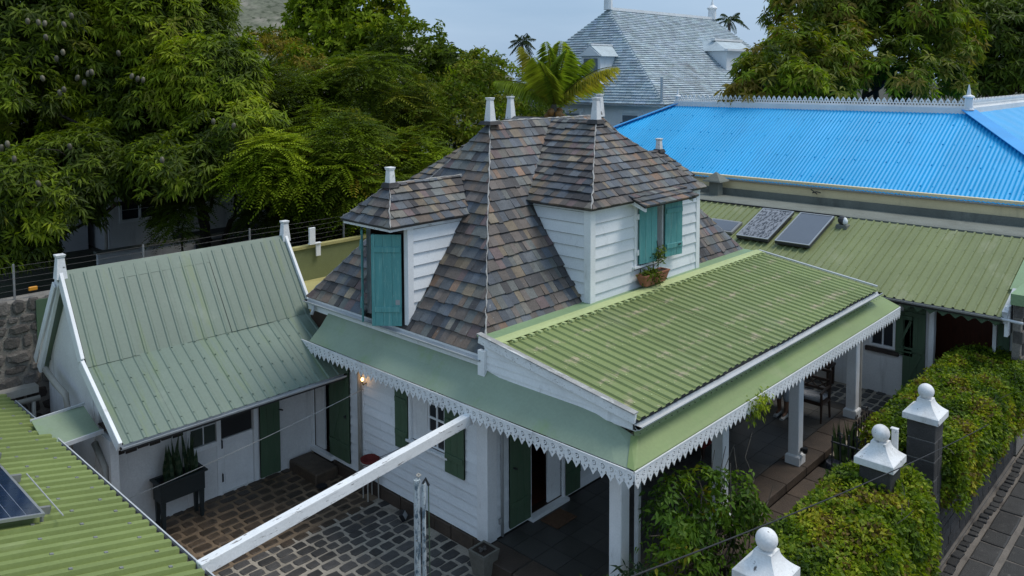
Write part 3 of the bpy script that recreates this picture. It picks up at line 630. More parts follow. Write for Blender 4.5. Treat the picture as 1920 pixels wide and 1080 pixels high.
# ---- side dormers (the one over the courtyard, and its mirror over the wing)
def side_dormer(mx, vis):
    X = (lambda x: x) if mx == 1 else (lambda x: 2*4.66-x)
    Y0, Y1, z0, z1 = 4.79, 5.91, 2.93, 4.62; xb = lambda z: EX0+(z-ZE)/(RZ-ZE)*(RX0-EX0)
    f = .45
    mb = MB()
    for yy in (Y0+.03, Y1-.09): mb.prism([(X(f+.05), yy, z0), (X(xb(z1)+.05), yy, z1), (X(f+.05), yy, z1)], (0, .06, 0))
    mb.box((X(f+.01), Y0+.02, z0-.04), (X(f+.10), Y0+.13, z1)); mb.box((X(f+.01), Y1-.13, z0-.04), (X(f+.1), Y1-.02, z1)); mb.box((X(f+.01), Y0+.13, z1-.12), (X(f+.10), Y1-.13, z1))
    d = build(mb, 'dormer', 'wood_dark', H)  # dark core imitates shade in the gaps of the side boards
    for yy, ny in ((Y0+.03, -1), (Y1-.03, 1)):
        siding(d, (0, yy, 0), (mx, 0, 0), (0, ny, 0), [(mx*X(p[0]), p[1]) for p in [(f+.11, ZE+(f+.11-EX0)/(RX0-EX0)*(RZ-ZE)), (xb(z1), z1), (f+.11, z1)]], .205, [])
    bx('corner_board', (X(f-.004), Y0-.004, z0-.06), (X(f+.12), Y0+.10, z1), 'white_paint', d, .004); bx('corner_board', (X(f-.004), Y1-.10, z0-.06), (X(f+.12), Y1+.004, z1), 'white_paint', d, .004)
    bx('doorway_dark_sheet', (X(f+.55), Y0+.1, z0-.2), (X(f+.60), Y1-.1, z1), 'opening_dark', d)  # near-black sheet in place of the dormer's inner shade
    a = (0.02, 4.70, 4.665); b = (.02, 6.04, 4.665); c = (.55, 5.37, 5.26); dd = (2.25, 5.37, 5.26); e = (1.85, 6.04, 4.665); g = (1.85, 4.70, 4.665)
    if mx == 1: q = [b, a, c, dd, g, e]
    else: q = [(X(p[0]), p[1], p[2]) for p in (a, b, c, dd, e, g)]
    r = MB().add([*q, *[(x, y, z-.018) for x, y, z in q]], [(0, 1, 2), (1, 4, 3, 2), (5, 0, 2, 3), (6, 8, 7), (0, 6, 7, 1), (1, 7, 10, 4), (5, 11, 6, 0), (6, 7, 10, 11)])
    ro = build(r, 'dormer_roof', 'roof_deck', H)
    bu = (lambda cc: xb(cc.z+.08) < cc.x) if mx == 1 else (lambda cc: False)
    face([q[0], q[1], q[2]], .17, ro, vis, bu); face([q[1], q[4], q[3], q[2]], .17, ro, vis, bu); face([q[5], q[0], q[2], q[3]], .17, ro, vis, bu)
    eb = MB(); eb.box((X(.05), 4.73, 4.60), (X(.09), 6.01, 4.645)); eb.box((X(.092), 4.74, 4.60), (X(1.2), 4.775, 4.64)); eb.box((X(.09), 5.965, 4.60), (X(1.2), 6.0, 4.64)); build(eb, 'eaves_board', 'peeling_white', ro)
    if mx == 1:
        mortar(q[1], q[2], H, .014); mortar(q[0], q[2], H, .008); mortar(c, dd, H, .014); mortar((1.8, 4.70, 4.665), (2.25, 5.37, 5.28), H, .012)
    build(MB().frust((X(.56), 5.37), 5.22, 5.30, .12, .09), 'finial_seat', 'basalt_block', H); finial(H, (X(.56), 5.37, 5.29), .27, .07, .052)
    return X
side_dormer(1, True); side_dormer(-1, True)
# turquoise leaves of the courtyard dormer
du = Vector((-.35, .42, 0)).normalized(); dn = Vector((-du.y, du.x, 0)); dn = dn if dn.y < 0 else -dn
sh = shutter(H, Vector((.43, 4.93, 2.96))+dn*.0, du, dn, .46, 1.53, 'turquoise', (.28, 1.28), None, planks=3)
build(MB().obox(Vector((.43, 4.93, 2.96)), du, (0, 0, 1), dn, (.44, 0, -.03), (.50, 1.53, .045)), 'edge_strip', 'turquoise', sh, bevel=.003)
build(MB().obox(Vector((.43, 4.93, 2.96)), du, (0, 0, 1), dn, (.03, .36, .035), (.10, .44, .043)), 'lock_plate', 'gutter_grey', sh)
du2 = Vector((-.60, -.80, 0)).normalized(); dn2 = Vector((du2.y, -du2.x, 0))
sh = shutter(H, Vector((.43, 5.98, 2.94)), du2, dn2, .46, 1.58, 'turquoise', (.28, 1.28), None, planks=3)

# ---- turn the slates into objects: the 300 that show largest singly, the rest joined for each roof
order = sorted(range(len(SLATES)), key=lambda i: -SLATES[i][5]*seen(SLATES[i][3])**2); rest = {}
for k, i in enumerate(order):
    vs, fs, t, c, par, a = SLATES[i]
    if k < 300 and a > 0: build(MB().add(vs, fs, t), 'slate', 'slate', par)
    else: rest.setdefault(par.name, (par, MB()))[1].add(vs, fs, t)
for par, mb in rest.values(): tag(build(mb, 'slates', 'slate', par), kind='stuff')

# ---- slate-roof gutter over the side awning
def gutter(parent, p, q, r=.055, m='gutter_white', name='gutter', n=(0, 0, 1)):
    p, q = v3(p), v3(q); d = (q-p).normalized(); s = d.cross(Vector((0, 0, 1))).normalized(); mb = MB(); k = 8; L = []
    prof = [(-math.cos(math.pi*i/k)*r, -math.sin(math.pi*i/k)*r) for i in range(k+1)]
    prof = [(-r-.012, .004)]+[(-r, .004)]+prof+[(r, .004), (r+.012, .004)]
    inner = [(x*.88, z*.86+.001) for x, z in prof[2:-2]][::-1]
    pr = prof+inner
    poly = [p+s*x+Vector((0, 0, z)) for x, z in pr]; mb.prism(poly, q-p)
    return build(mb, name, m, parent)
gutter(H, (.36, 2.98, 2.875), (.36, 7.74, 2.875), .05)
bx('fascia_board', (.412, 2.98, 2.70), (.448, 7.72, 2.925), 'white_paint', H)
build(MB().tube([(.36, 7.45, 2.83), (.34, 7.45, 2.74), (.30, 7.44, 2.66)], .032, 8), 'gutter_outlet', 'gutter_white', H, smooth=True)

# ---- veranda: floor, columns, roof, awnings, lace valance
VY0, VY1, VZ0, VZ1, VX0, VX1 = .25, 2.74, 2.80, 3.16, .36, 8.74
vf = bx('veranda_floor', (.30, .52, -.30), (9.40, 2.96, -.012), 'tile_joint', H)
x = .62
while x < 9.0:
    y = .94
    while y < 2.9:
        bx('floor_tile', (x+.004, y+.004, -.012), (min(x+.42, 9.05)-.004, min(y+.42, 2.925)-.004, -.001), 'tile_dark', vf); y += .42
    x += .42
x = .28
while x < 9.4:
    ww = random.uniform(.6, 1.0); x1 = min(x+ww, 9.42); bx('edge_stone', (x+.006, .44, -.16), (x1-.006, .93, random.uniform(-.002, .004)), 'edge_stone', H, .012); x = x1
for y0, y1 in ((.94, 1.55), (1.56, 2.2), (2.21, 2.93)): bx('edge_stone', (.16, y0, -.24), (.61, y1-.012, .001), 'edge_stone', H, .012)
x = 2.6
while x < 6.0:
    x1 = x+random.uniform(.55, .75); bx('step_stone', (x+.006, .10, -.30), (x1-.006, .436, -.155), 'edge_stone', H, .012); x = x1
colx = (.65, 3.35, 6.13, 8.87)
cm = MB(); cm.box((-.10, -.10, .0), (.10, .10, 2.32)); cme = raw_mesh('column', cm.v, cm.f); cme.materials.append(MAT['white_paint'])
bm_ = MB(); bm_.frust((0, 0), 0, .15, .135, .135); bm_.frust((0, 0), .15, .175, .135, .115); bme = raw_mesh('column_base', bm_.v, bm_.f); bme.materials.append(MAT['white_paint'])
for X in colx:
    c = inst('column', cme, (X, .68, .0), H); b = inst('column_base', bme, (X, .68, .002), c)
    mdf = c.modifiers.new('bevel', 'BEVEL'); mdf.width = .012; mdf.segments = 1
bx('veranda_beam', (.56, .60, 2.20), (9.0, .76, 2.335), 'white_paint', H); bx('veranda_beam', (.56, .77, 2.20), (.72, 2.94, 2.335), 'white_paint', H)
build(MB().box((.78, .47, .0), (.86, .54, 2.3)), 'downpipe', 'gutter_white', H, bevel=.012); build(MB().box((9.10, .60, -.1), (9.17, .67, 2.3)), 'downpipe', 'pipe_beige', H, bevel=.012)
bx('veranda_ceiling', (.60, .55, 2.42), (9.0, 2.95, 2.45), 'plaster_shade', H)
# roof sheets
vs_ = Vector((0, VY1-VY0, VZ1-VZ0)); LV = vs_.length; vdir = vs_.normalized(); vn = Vector((1, 0, 0)).cross(vdir)
rd = MB().prism([(VX0+.02, VY0+.03, VZ0-.075), (VX0+.02, VY1, VZ1-.075), (VX0+.02, VY1, VZ1-.015), (VX0+.02, VY0+.03, VZ0-.015)], (VX1-VX0-.06, 0, 0))
vr = build(rd, 'veranda_roof', 'gutter_dark', H)
sw = (VX1-VX0)/11; vme = sheet_mesh('roofing_sheet', corr(sw, LV, sw/4, .085, .018, .026, .03), LV, 'green_sheet', -.06)
vrot = frame_rot((1, 0, 0), vdir, vn)
for k in range(11): inst('roofing_sheet', vme, (VX0+k*sw+random.uniform(-.004, .004), VY0+random.uniform(-.018, .012), VZ0+.003*(k % 2)-.012), vr, (vrot.x+random.uniform(-.002, .002), vrot.y+random.uniform(-.002, .002), vrot.z+random.uniform(-.0025, .0025)))
sc = MB()
for k in range(44):
    for vv in (.18, .75, 1.35, 1.95, 2.4):
        p = Vector((VX0+k*sw/4+.03+.053, VY0, VZ0))+vdir*(vv+random.uniform(-.02, .02))+vn*.018; sc.obox(p, (1, 0, 0), vdir, vn, (-.010, -.010, 0), (.010, .010, .008))
tag(build(sc, 'roofing_screws', 'flashing_light', vr), kind='stuff')
# ridge flashing with turned-up sheet ends
bx('flashing', (VX0+.08, VY1-.02, 3.165), (EX1-.15, 3.17, 3.18), 'flashing_green', H)
fl = MB().prism([(VX0+.03, VY1-.10, VZ1-.014+.045), (VX0+.03, VY1-.02, VZ1+.05), (VX0+.03, VY1+.06, VZ1+.055), (VX0+.03, VY1+.06, VZ1+.035), (VX0+.03, VY1-.10, VZ1+.022)], (VX1-VX0-.03, 0, 0)); build(fl, 'ridge_strip', 'flashing_light', H)
tm = MB().box((-.03, -.06, 0), (.03, .05, .03)); tme = raw_mesh('ridge_tooth', tm.v, tm.f); tme.materials.append(MAT['flashing_light'])
for k in range(44): inst('ridge_tooth', tme, (VX0+k*sw/4+.03+.10, VY1-.11, VZ1-.005), H)
# white rake flashing at the far end, gable boards at the near end
build(MB().beam((VX1+.01, VY0-.05, VZ0+.045), (VX1+.01, VY1, VZ1+.045), .05, .03), 'rake_flashing', 'gutter_white', H)
gz = lambda y: VZ0+(y-VY0)*(VZ1-VZ0)/(VY1-VY0)
z = 2.50
while z < 3.1:
    p = clip_poly([(VY0, z+.008), (2.96, z+.008), (2.96, z+.11), (VY0, z+.11)], [(VY0+.0, 2.6), (2.96, 2.6), (2.96, gz(2.96)-.03), (VY0, gz(VY0)-.03)])
    if len(p) > 2: a, f = wedge([(-y, zz) for y, zz in p][::-1], (.40, 0, 0), (0, -1, 0), (0, 0, 1), (-1, 0, 0), z, z+.11, .02, .004, .05); build(MB().add(a, f), 'gable_board', 'white_paint', H)
    z += .11
build(MB().beam((.345, VY0-.03, gz(VY0-.03)-.005), (.345, 3.02, gz(3.02)-.005), .05, .14), 'barge_board', 'peeling_white', H, bevel=.005)
build(MB().beam((.345, VY0-.04, gz(VY0)+.062), (.345, 3.03, gz(3.02)+.066), .10, .018), 'barge_cap', 'weathered_wood', H)
bx('gable_bracket', (.325, 2.90, 2.64), (.40, 3.04, 3.02), 'white_paint', H, .005)
gutter(H, (VX0-.04, VY0-.085, VZ0-.085), (VX1+.08, VY0-.085, VZ0-.085), .05)
bx('gutter_board', (VX0, VY0-.018, VZ0-.17), (VX1, VY0+.02, VZ0-.02), 'gutter_dark', H)
# awnings
ZL = 2.32
aw = MB()
A0 = (0, 0, ZL); A1 = (9.5, 0, ZL); F0 = (.385, .25, 2.52); F1 = (9.28, .31, 2.525); G0 = (.40, .30, 2.62); G1 = (9.2, .36, 2.60)
aw.add([A0, A1, F1, F0, G0, G1], [(0, 1, 2, 3), (3, 2, 5, 4)])
aw.add([(p[0], p[1], p[2]-.012) for p in (A0, A1, F1, F0, G0, G1)], [(3, 2, 1, 0), (4, 5, 2, 3)])
awf = build(aw, 'awning', 'green_awning', H)
YE = 7.06; S = []
aw = MB(); ny = 24
for i in range(ny+1):
    t = i/ny; y = YE*t; k = min(1, max(0, (y-.25)/.7))
    fold = (.26+.02*(1-k), max(y, 0), ZL+.15+.085*k) if i else A0
    top = (.40+.02*k, y, 2.53+.17*k+.05*min(1, max(0, (y-2.6)/.4))) if i else A0
    fy = .17 if i == 0 else y; 
    if i == 0: aw.v += [A0, (.26, .169, 2.455), (.385, .25, 2.52)]
    else: aw.v += [(0, y, ZL+.003*noise.noise((y*2, 0, 0))), (fold[0], max(y, .169), fold[2]), (top[0], max(y, .25), top[2])]
for i in range(ny): b = i*3; aw.f += [(b, b+1, b+4, b+3), (b+1, b+2, b+5, b+4)]; aw.t += [None, None]
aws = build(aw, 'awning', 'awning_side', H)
hc = MB()
for dy in (0,): hc.add([(0.0, -.006, ZL+.008), (-.006, .0, ZL+.008), (.36, .30, 2.545), (.42, .23, 2.545), (.09, -.004, ZL+.012), (-.004, .10, ZL+.012)], [(0, 4, 3, 2), (0, 2, 5, 1)])
build(hc, 'hip_flashing', 'green_awning', H)
rv = MB()
for k in range(60): rv.box((.5+k*.15, .255, 2.532), (.514+k*.15, .269, 2.540))
tag(build(rv, 'rivets', 'gutter_dark', awf), kind='stuff')
# lace valance
p_ = .1357
def lace():
    hw = p_/2; outer = [(-hw, .0), (hw, .0), (hw, -.115), (.055, -.135), (.062, -.155), (.04, -.175), (.0, -.235), (-.04, -.175), (-.062, -.155), (-.055, -.135), (-hw, -.115)]
    def arc(cx, cz, r0, r1, a0, a1, k=7):
        o = [(cx+r1*math.cos(R(a0+(a1-a0)*i/k)), cz+r1*math.sin(R(a0+(a1-a0)*i/k))) for i in range(k+1)]
        return o+[(cx+r0*math.cos(R(a1-(a1-a0)*i/k)), cz+r0*math.sin(R(a1-(a1-a0)*i/k))) for i in range(k+1)]
    holes = [arc(-.012, -.075, .022, .036, 30, 300), [(-.014, -.072), (0, -.062), (.01, -.075), (-.002, -.086)], arc(.05, -.075, .006, .012, -60, 60, 3), [(0, -.14), (.015, -.16), (0, -.185), (-.015, -.16)]]
    return fill_shape('valance_panel', [outer]+holes, .012, 'white_paint')
lme = lace()
vl = bx('valance', (.0, -.020, ZL-.030), (9.5, -.004, ZL-.012), 'white_paint', H)
for k in range(int(9.5/p_)): inst('valance_panel', lme, (p_*(k+.5), -.010, ZL-.016), vl)
vl2 = bx('valance', (-.020, 0, ZL-.030), (-.004, YE+.25, ZL-.012), 'white_paint', H)
for k in range(int((YE+.3)/p_)): inst('valance_panel', lme, (-.010, p_*(k+.5), ZL-.016), vl2, (0, 0, R(90)))
ve = bx('valance', (9.51, 0, ZL-.03), (9.525, .35, ZL-.01), 'white_paint', H)
# ================================================================== annex across the courtyard
A = thing('annex', 'low white annex with steep grey-green ribbed metal roof and white bargeboards', 'outbuilding', (-1.5, 8.2, -.2))
AX0, AX1 = -3.52, .40
aw_open = [(-1.98, -.78, -.19, 1.70)]
an = build(wall_box('y', 7.68, 7.84, AX0+.12, .40, -.24, 2.30, aw_open), 'wall', 'plaster_white', A)
for X in (AX0+.10, .41): build(MB().prism([(X, 7.845, -.24), (X, 9.75, -.24), (X, 9.75, 2.3), (X, 8.72, 3.70), (X, 7.92, 2.48), (X, 7.845, 2.3)], (.12 if X < 0 else -.1, 0, 0)), 'wall', 'plaster_white', A)
bx('wall', (AX0+.1, 9.76, -.24), (.4, 9.9, 2.2), 'plaster_white', A)
bx('interior_back', (AX0+.3, 8.2, -.2), (.2, 8.25, 2.2), 'plaster_shade', A)
# window and half door
fr = MB()
for x0, x1 in ((-2.03, -1.96), (-1.50, -1.42), (-.80, -.72)): fr.box((x0, 7.655, -.20), (x1, 7.78, 1.74))
fr.box((-1.96, 7.66, 1.68), (-1.50, 7.77, 1.74)); fr.box((-1.42, 7.66, 1.68), (-.80, 7.77, 1.74)); fr.box((-1.96, 7.66, .70), (-1.50, 7.76, .78))
build(fr, 'window_frame', 'white_paint', A, bevel=.003)
bx('window_panel', (-1.959, 7.675, -.20), (-1.501, 7.74, .699), 'plaster_white', A)
for x0, x1 in ((-1.955, -1.735), (-1.715, -1.505)):
    for z0, z1 in ((.785, 1.09), (1.11, 1.675)): bx('pane', (x0, 7.70, z0), (x1, 7.71, z1), 'glass_green', A)
wb = MB(); wb.box((-1.733, 7.685, .781), (-1.717, 7.725, 1.679)); wb.box((-1.956, 7.688, 1.092), (-1.504, 7.722, 1.108)); build(wb, 'glazing_bar', 'white_paint', A)
dr_ = bx('half_door', (-1.415, 7.70, -.19), (-.805, 7.745, .76), 'white_paint', A, .004)
bx('door_panel', (-1.35, 7.688, -.06), (-.87, 7.70, .64), 'white_paint', dr_, .006)
for z_ in (.02, .62): bx('hinge', (-1.425, 7.65, z_), (-1.395, 7.69, z_+.14), 'iron_black', dr_)
bx('dark_panel', (-1.415, 7.735, .765), (-.805, 7.745, 1.675), 'opening_dark', A)  # near-black panel filling the opening above the half door
sh = shutter(A, (-.70, 7.655, -.17), (1, 0, 0), (0, -1, 0), .40, 1.9, 'shutter_green', (), None, planks=3, th=.04)
build(MB().tube([(-.33, 7.60, 1.0), (-.30, 7.56, 1.0), (-.27, 7.56, .98)], .014, 6), 'latch', 'iron_black', sh)
bx('door_return', (.395, 7.60, -.0), (.425, 7.675, 2.1), 'white_paint', A)
# roof: steep upper slope, flatter skirt
EVY, EVZ, BRY, BRZ, RGY, RGZ = 6.50, 1.80, 7.90, 2.63, 8.72, 3.88
dk = MB().prism([(AX0, EVY+.03, EVZ-.05), (AX0, BRY, BRZ-.05), (AX0, RGY, RGZ-.05), (AX0, RGY, RGZ-.12), (AX0, BRY+.04, BRZ-.12), (AX0, EVY+.03, EVZ-.11)], (.52-AX0, 0, 0))
ar = build(dk, 'roof', 'gutter_dark', A)
def slope_sheets(parent, x0, x1, n, ya, za, yb_, zb, mname, ribs, crest, slp, h, ph, over=.05, lift=.02, nm='roofing_sheet'):
    d = Vector((0, yb_-ya, zb-za)); L = d.length; d.normalize(); nn = Vector((1, 0, 0)).cross(d); w_ = (x1-x0)/n
    me = sheet_mesh(nm, corr(w_, L, w_/ribs, crest, slp, h, ph), L, mname, -over); ro = frame_rot((1, 0, 0), d, nn)
    for k in range(n): inst(nm, me, Vector((x0+k*w_, ya+random.uniform(-.02, .01), za))+nn*(lift+.002*(k % 2)), parent, (ro.x+random.uniform(-.002, .002), ro.y, ro.z+random.uniform(-.003, .003)))
    return d, nn, L, w_
d1, n1, L1, w1 = slope_sheets(ar, AX0+.02, .50, 5, EVY, EVZ, BRY, BRZ, 'greygreen_sheet', 4, .026, .016, .013, .08)
d2, n2, L2, w2 = slope_sheets(ar, AX0+.02, .50, 5, BRY-.06, BRZ-.03, RGY, RGZ-.0, 'greygreen_sheet', 4, .026, .016, .013, .08, .03, .035)
slope_sheets(ar, AX0+.02, .50, 5, 9.95, 2.0, RGY, RGZ-.01, 'greygreen_sheet', 4, .026, .016, .013, .08, .03, .0)
sc = MB()
for k in range(20):
    for dd, nn, oy, oz, vals in ((d1, n1, EVY, EVZ, (.12, .6, 1.1, 1.5)), (d2, n2, BRY, BRZ, (.1, .5, .9, 1.3))):
        for vv in vals: p = Vector((AX0+.02+k*w1/4+.08+.033, oy, oz))+dd*(vv+random.uniform(-.02, .02))+nn*.05; sc.obox(p, (1, 0, 0), dd, nn, (-.010, -.010, -.01), (.010, .010, .002))
tag(build(sc, 'roofing_screws', 'greygreen_sheet', ar), kind='stuff')
rc = MB().prism([(AX0+.0, RGY-.16, RGZ-.16), (AX0, RGY, RGZ+.08), (AX0, RGY+.16, RGZ-.16), (AX0, RGY+.14, RGZ-.17), (AX0, RGY, RGZ+.05), (AX0, RGY-.145, RGZ-.17)], (.5-AX0, 0, 0)); build(rc, 'ridge_cap', 'greygreen_sheet', A)
for X in (AX0-.03, .53):
    for k, (p, q) in enumerate((((X, RGY, RGZ+.03), (X, BRY-.02, BRZ+.06)), ((X, BRY, BRZ+.02), (X, EVY-.04, EVZ-.03)), ((X, RGY, RGZ+.03), (X, 9.92, 2.05)))):
        if X > 0 and k == 1: continue
        build(MB().beam(p, q, .055, .17), 'barge_board', 'white_paint', A, bevel=.005)
build(MB().beam((AX0-.09, RGY+.1, RGZ-.14), (AX0-.09, 9.95, 2.22), .02, .12), 'barge_board', 'white_paint', A)
finial(A, (AX0-.02, RGY, RGZ+.02), .34, .085, .055); finial(A, (.54, RGY, RGZ+.02), .34, .085, .055)
gutter(A, (AX0-.02, EVY-.05, EVZ-.035), (.34, EVY-.05, EVZ-.035), .05)
bx('fascia_board', (AX0+.05, EVY+.02, EVZ-.15), (.38, EVY+.05, EVZ-.05), 'gutter_dark', A)
bx('soffit', (AX0+.1, EVY+.06, 1.70), (.38, 7.66, 1.72), 'wood_dark', A)
build(MB().tube([(-3.62, 9.4, 2.2), (-3.62, 8.9, 2.08), (-3.60, 8.5, 2.0), (-3.60, 8.42, 1.8), (-3.60, 8.4, -.2)], .05, 10), 'downpipe', 'pipe_beige', A, smooth=True)
build(MB().tube([(-3.50, 7.6, 1.45), (-3.50, 7.2, 1.2), (-3.48, 7.15, .2), (-3.48, 7.15, -.2)], .05, 10), 'downpipe', 'pipe_beige', A, smooth=True)
bx('lean_to_wall', (-3.46, 7.08, -.24), (-3.34, 7.67, 1.62), 'plaster_white', A)
# bank of dark masonry seen under the skirt
st = [];
for k in range(7): bx('masonry_block', (-3.40+k*.19, 7.662, 1.08+.02*(k % 2)), (-3.40+k*.19+.18, 7.679, 1.38), 'rubble_dark', A, .01)

# small canopy between annex and the roof with the solar panel
cn = thing('passage_canopy', 'small grey-green sheet canopy bridging annex gable and neighbouring lean-to roof', 'canopy', (-3.85, 7.6, 1.7))
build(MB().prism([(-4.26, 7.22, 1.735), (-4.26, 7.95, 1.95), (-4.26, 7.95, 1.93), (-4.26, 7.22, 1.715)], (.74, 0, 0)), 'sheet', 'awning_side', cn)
build(MB().beam((-4.27, 7.21, 1.72), (-3.50, 7.21, 1.76), .03, .06), 'edge_trim', 'gutter_white', cn); build(MB().beam((-4.27, 7.95, 1.94), (-3.50, 7.95, 1.98), .03, .035), 'edge_trim', 'gutter_white', cn)

# ================================================================== neighbouring lean-to roof with solar panel, in the foreground
L_ = thing('lean_to_building', 'outbuilding with bright green corrugated roof sloping down to the courtyard', 'outbuilding', (-5.8, 4.6, -.5))
LX0, LZ0, TL = -4.20, 1.80, .23
bx('wall', (-9.0, -.4, -.6), (-4.45, 9.2, 1.72), 'plaster_white', L_)
dl = Vector((-1, 0, TL)).normalized(); nl_ = Vector((TL, 0, 1)).normalized(); LL = 4.8
lr = build(MB().obox((LX0-.03, -.6, LZ0), (0, 1, 0), dl, nl_, (0, 0, -.10), (10.0, LL-.05, -.02)), 'roof', 'gutter_dark', L_)
lw_ = .80; lme_ = sheet_mesh('roofing_sheet', corr(lw_, LL, .2, .075, .014, .05, .03), LL, 'green_left', -.06)
for k in range(13): inst('roofing_sheet', lme_, Vector((LX0, -.6+k*lw_-.4+.4, LZ0))+nl_*(.004*(k % 2)), lr, frame_rot((0, -1, 0), dl, Vector((0, -1, 0)).cross(dl)) if False else frame_rot((0, 1, 0), dl, Vector((0, 1, 0)).cross(dl)))
sc = MB()
for k in range(52):
    for vv in (.18, .62, 1.1, 1.9):
        if (k+int(vv*10)) % 2: continue
        p = Vector((LX0, -.6+k*.2+.03+.052, LZ0))+dl*(vv+random.uniform(-.03, .03))+nl_*.05; sc.obox(p, (0, 1, 0), dl, nl_, (-.018, -.018, -.004), (.018, .018, .012))
tag(build(sc, 'roofing_screws', 'metal_grey', lr), kind='stuff')
bx('eaves_board', (LX0+.04, -.6, LZ0-.13), (LX0+.062, 9.42, LZ0-.012), 'cobble_brown', L_); bx('gutter', (LX0+.125, -.62, LZ0-.10), (LX0+.142, 9.44, LZ0-.012), 'gutter_white', L_); bx('gutter_bed', (LX0+.0645, -.61, LZ0-.11), (LX0+.1245, 9.43, LZ0-.06), 'cobble_brown', L_)
build(MB().tube([(-4.3, 9.55, 1.72), (-4.22, 9.5, 1.74), (-4.14, 9.42, 1.70), (-4.2, 9.3, 1.62)], .04, 8), 'pipe_elbow', 'gutter_white', L_, smooth=True)
# solar panel
sp = thing('photovoltaic_array', 'blue photovoltaic panel on rails above bright green corrugated roof', 'solar panel', (-5.9, 5.2, 2.3))
SO = Vector((-5.12, 4.45, 1.80+.92*TL+.14)); su = Vector((0, 1, 0))
def prow(a, b, c, d_, m, name, par, h0=0, h1=.035): return build(MB().obox(SO, su, dl, nl_, (a, c, h0), (b, d_, h1)), name, m, par)
for k in range(2):
    o0 = k*1.68
    prow(o0, o0+1.65, 0, 1.0, 'panel_frame', 'frame', sp, 0, .034)
    for i in range(10):
        for j in range(6): prow(o0+.03+i*.159+.004, o0+.03+(i+1)*.159-.004, .03+j*.157+.004, .03+(j+1)*.157-.004, 'solar_cell', 'solar_cell', sp, .0345, .039)
    prow(o0+.03, o0+1.62, .03, .97, 'cell_line', 'glass', sp, .030, .0362)
for o0 in (.25, 1.35, 2.2): prow(o0, o0+.05, -.15, 1.1, 'metal_grey', 'rail', sp, -.09, -.002)
for o0 in (.1, 1.6): build(MB().tube([SO+su*o0+dl*-.0, SO+su*o0-dl*.02-nl_*.11], .02, 6), 'support_leg', 'metal_grey', sp)
build(MB().tube([SO+su*-.1-dl*.16+nl_*.02, SO+su*1.2-dl*.15+nl_*.06], .008, 6), 'cable', 'wire_pale', sp)

# ================================================================== rubble retaining wall behind, with electric fence
RW = thing('rubble_wall', 'old grey rubble stone retaining wall behind the annex', 'wall', (-4.5, 10.1, -.5))
core = bx('core', (-12, 10.03, -.6), (7.6, 10.5, 3.26), 'rubble_joint', RW)
def rub(x0, x1, z0, z1, ysurf, m, name):
    z = z0
    while z < z1-.04:
        h = random.uniform(.14, .30); x = x0-random.uniform(0, .2)
        while x < x1:
            ww = random.uniform(.16, .42); pts = []
            for k in range(7):
                t = 2*math.pi*k/7+random.uniform(-.25, .25); r = random.uniform(.86, 1.04); pts.append((x+ww/2+(ww/2-.012)*r*math.copysign(abs(math.cos(t))**.6, math.cos(t)), z+h/2+(h/2-.012)*r*math.copysign(abs(math.sin(t))**.6, math.sin(t))))
            dpt = random.uniform(.02, .055); k = len(pts); cx, cz = x+ww/2, z+h/2
            v = [(a, ysurf+.01, b) for a, b in pts]+[(a, ysurf-dpt*.6, b) for a, b in pts]+[(cx+(a-cx)*.72, ysurf-dpt+random.uniform(-.008, .008), cz+(b-cz)*.72) for a, b in pts]
            f = [(i, (i+1) % k, k+(i+1) % k, k+i) for i in range(k)]+[(k+i, k+(i+1) % k, 2*k+(i+1) % k, 2*k+i) for i in range(k)]+[tuple(range(2*k, 3*k))]
            build(MB().add(v, f), name, m, RW); x += ww
        z += h
rub(-6.2, -3.15, 1.75, 3.25, 10.03, 'rubble', 'stone'); rub(-5.2, -3.15, 1.0, 1.72, 10.03, 'rubble_dark', 'stone')
bx('pipe_shelf', (-6.2, 9.78, 1.70), (-3.62, 10.02, 1.82), 'pipe_beige', RW)
build(MB().tube([(-6.2, 9.74, 1.62), (-3.62, 9.74, 1.62)], .045, 10), 'drain_pipe', 'pipe_beige', RW, smooth=True); build(MB().tube([(-3.72, 9.74, 1.6), (-3.72, 9.74, .2)], .035, 8), 'drain_pipe', 'pipe_beige', RW, smooth=True)
bx('green_box', (-3.55, 9.98, 2.5), (-3.2, 10.028, 3.25), 'shutter_green', RW)
EF = thing('electric_fence', 'wire security fence strung on thin steel posts along the boundary wall', 'fence', (-2, 10.25, 3.26))
fx = [-9, -6.4, -3.80, -1.6, .62, 3.0, 5.2, 7.4]
for X in fx: build(MB().beam((X, 10.25, 3.25), (X, 10.25, 3.88), .03, .03, up=(1, 0, 0)), 'post', 'metal_grey', EF)
for k in range(6):
    pts = []
    for i in range(len(fx)-1):
        for t in (0, .5): pts.append((fx[i]+(fx[i+1]-fx[i])*t, 10.22, 3.32+k*.105-.012*(t == .5)))
    pts.append((fx[-1], 10.22, 3.32+k*.105)); build(MB().tube(pts, .0022, 4), 'wire', 'collector_frame', EF)
for X, Z in ((-3.6, 3.38), (.42, 3.50)): tag(build(MB().box((X, 10.17, Z), (X+.14, 10.21, Z+.07)), 'warning_tag', 'plastic_orange', EF, bevel=.01))

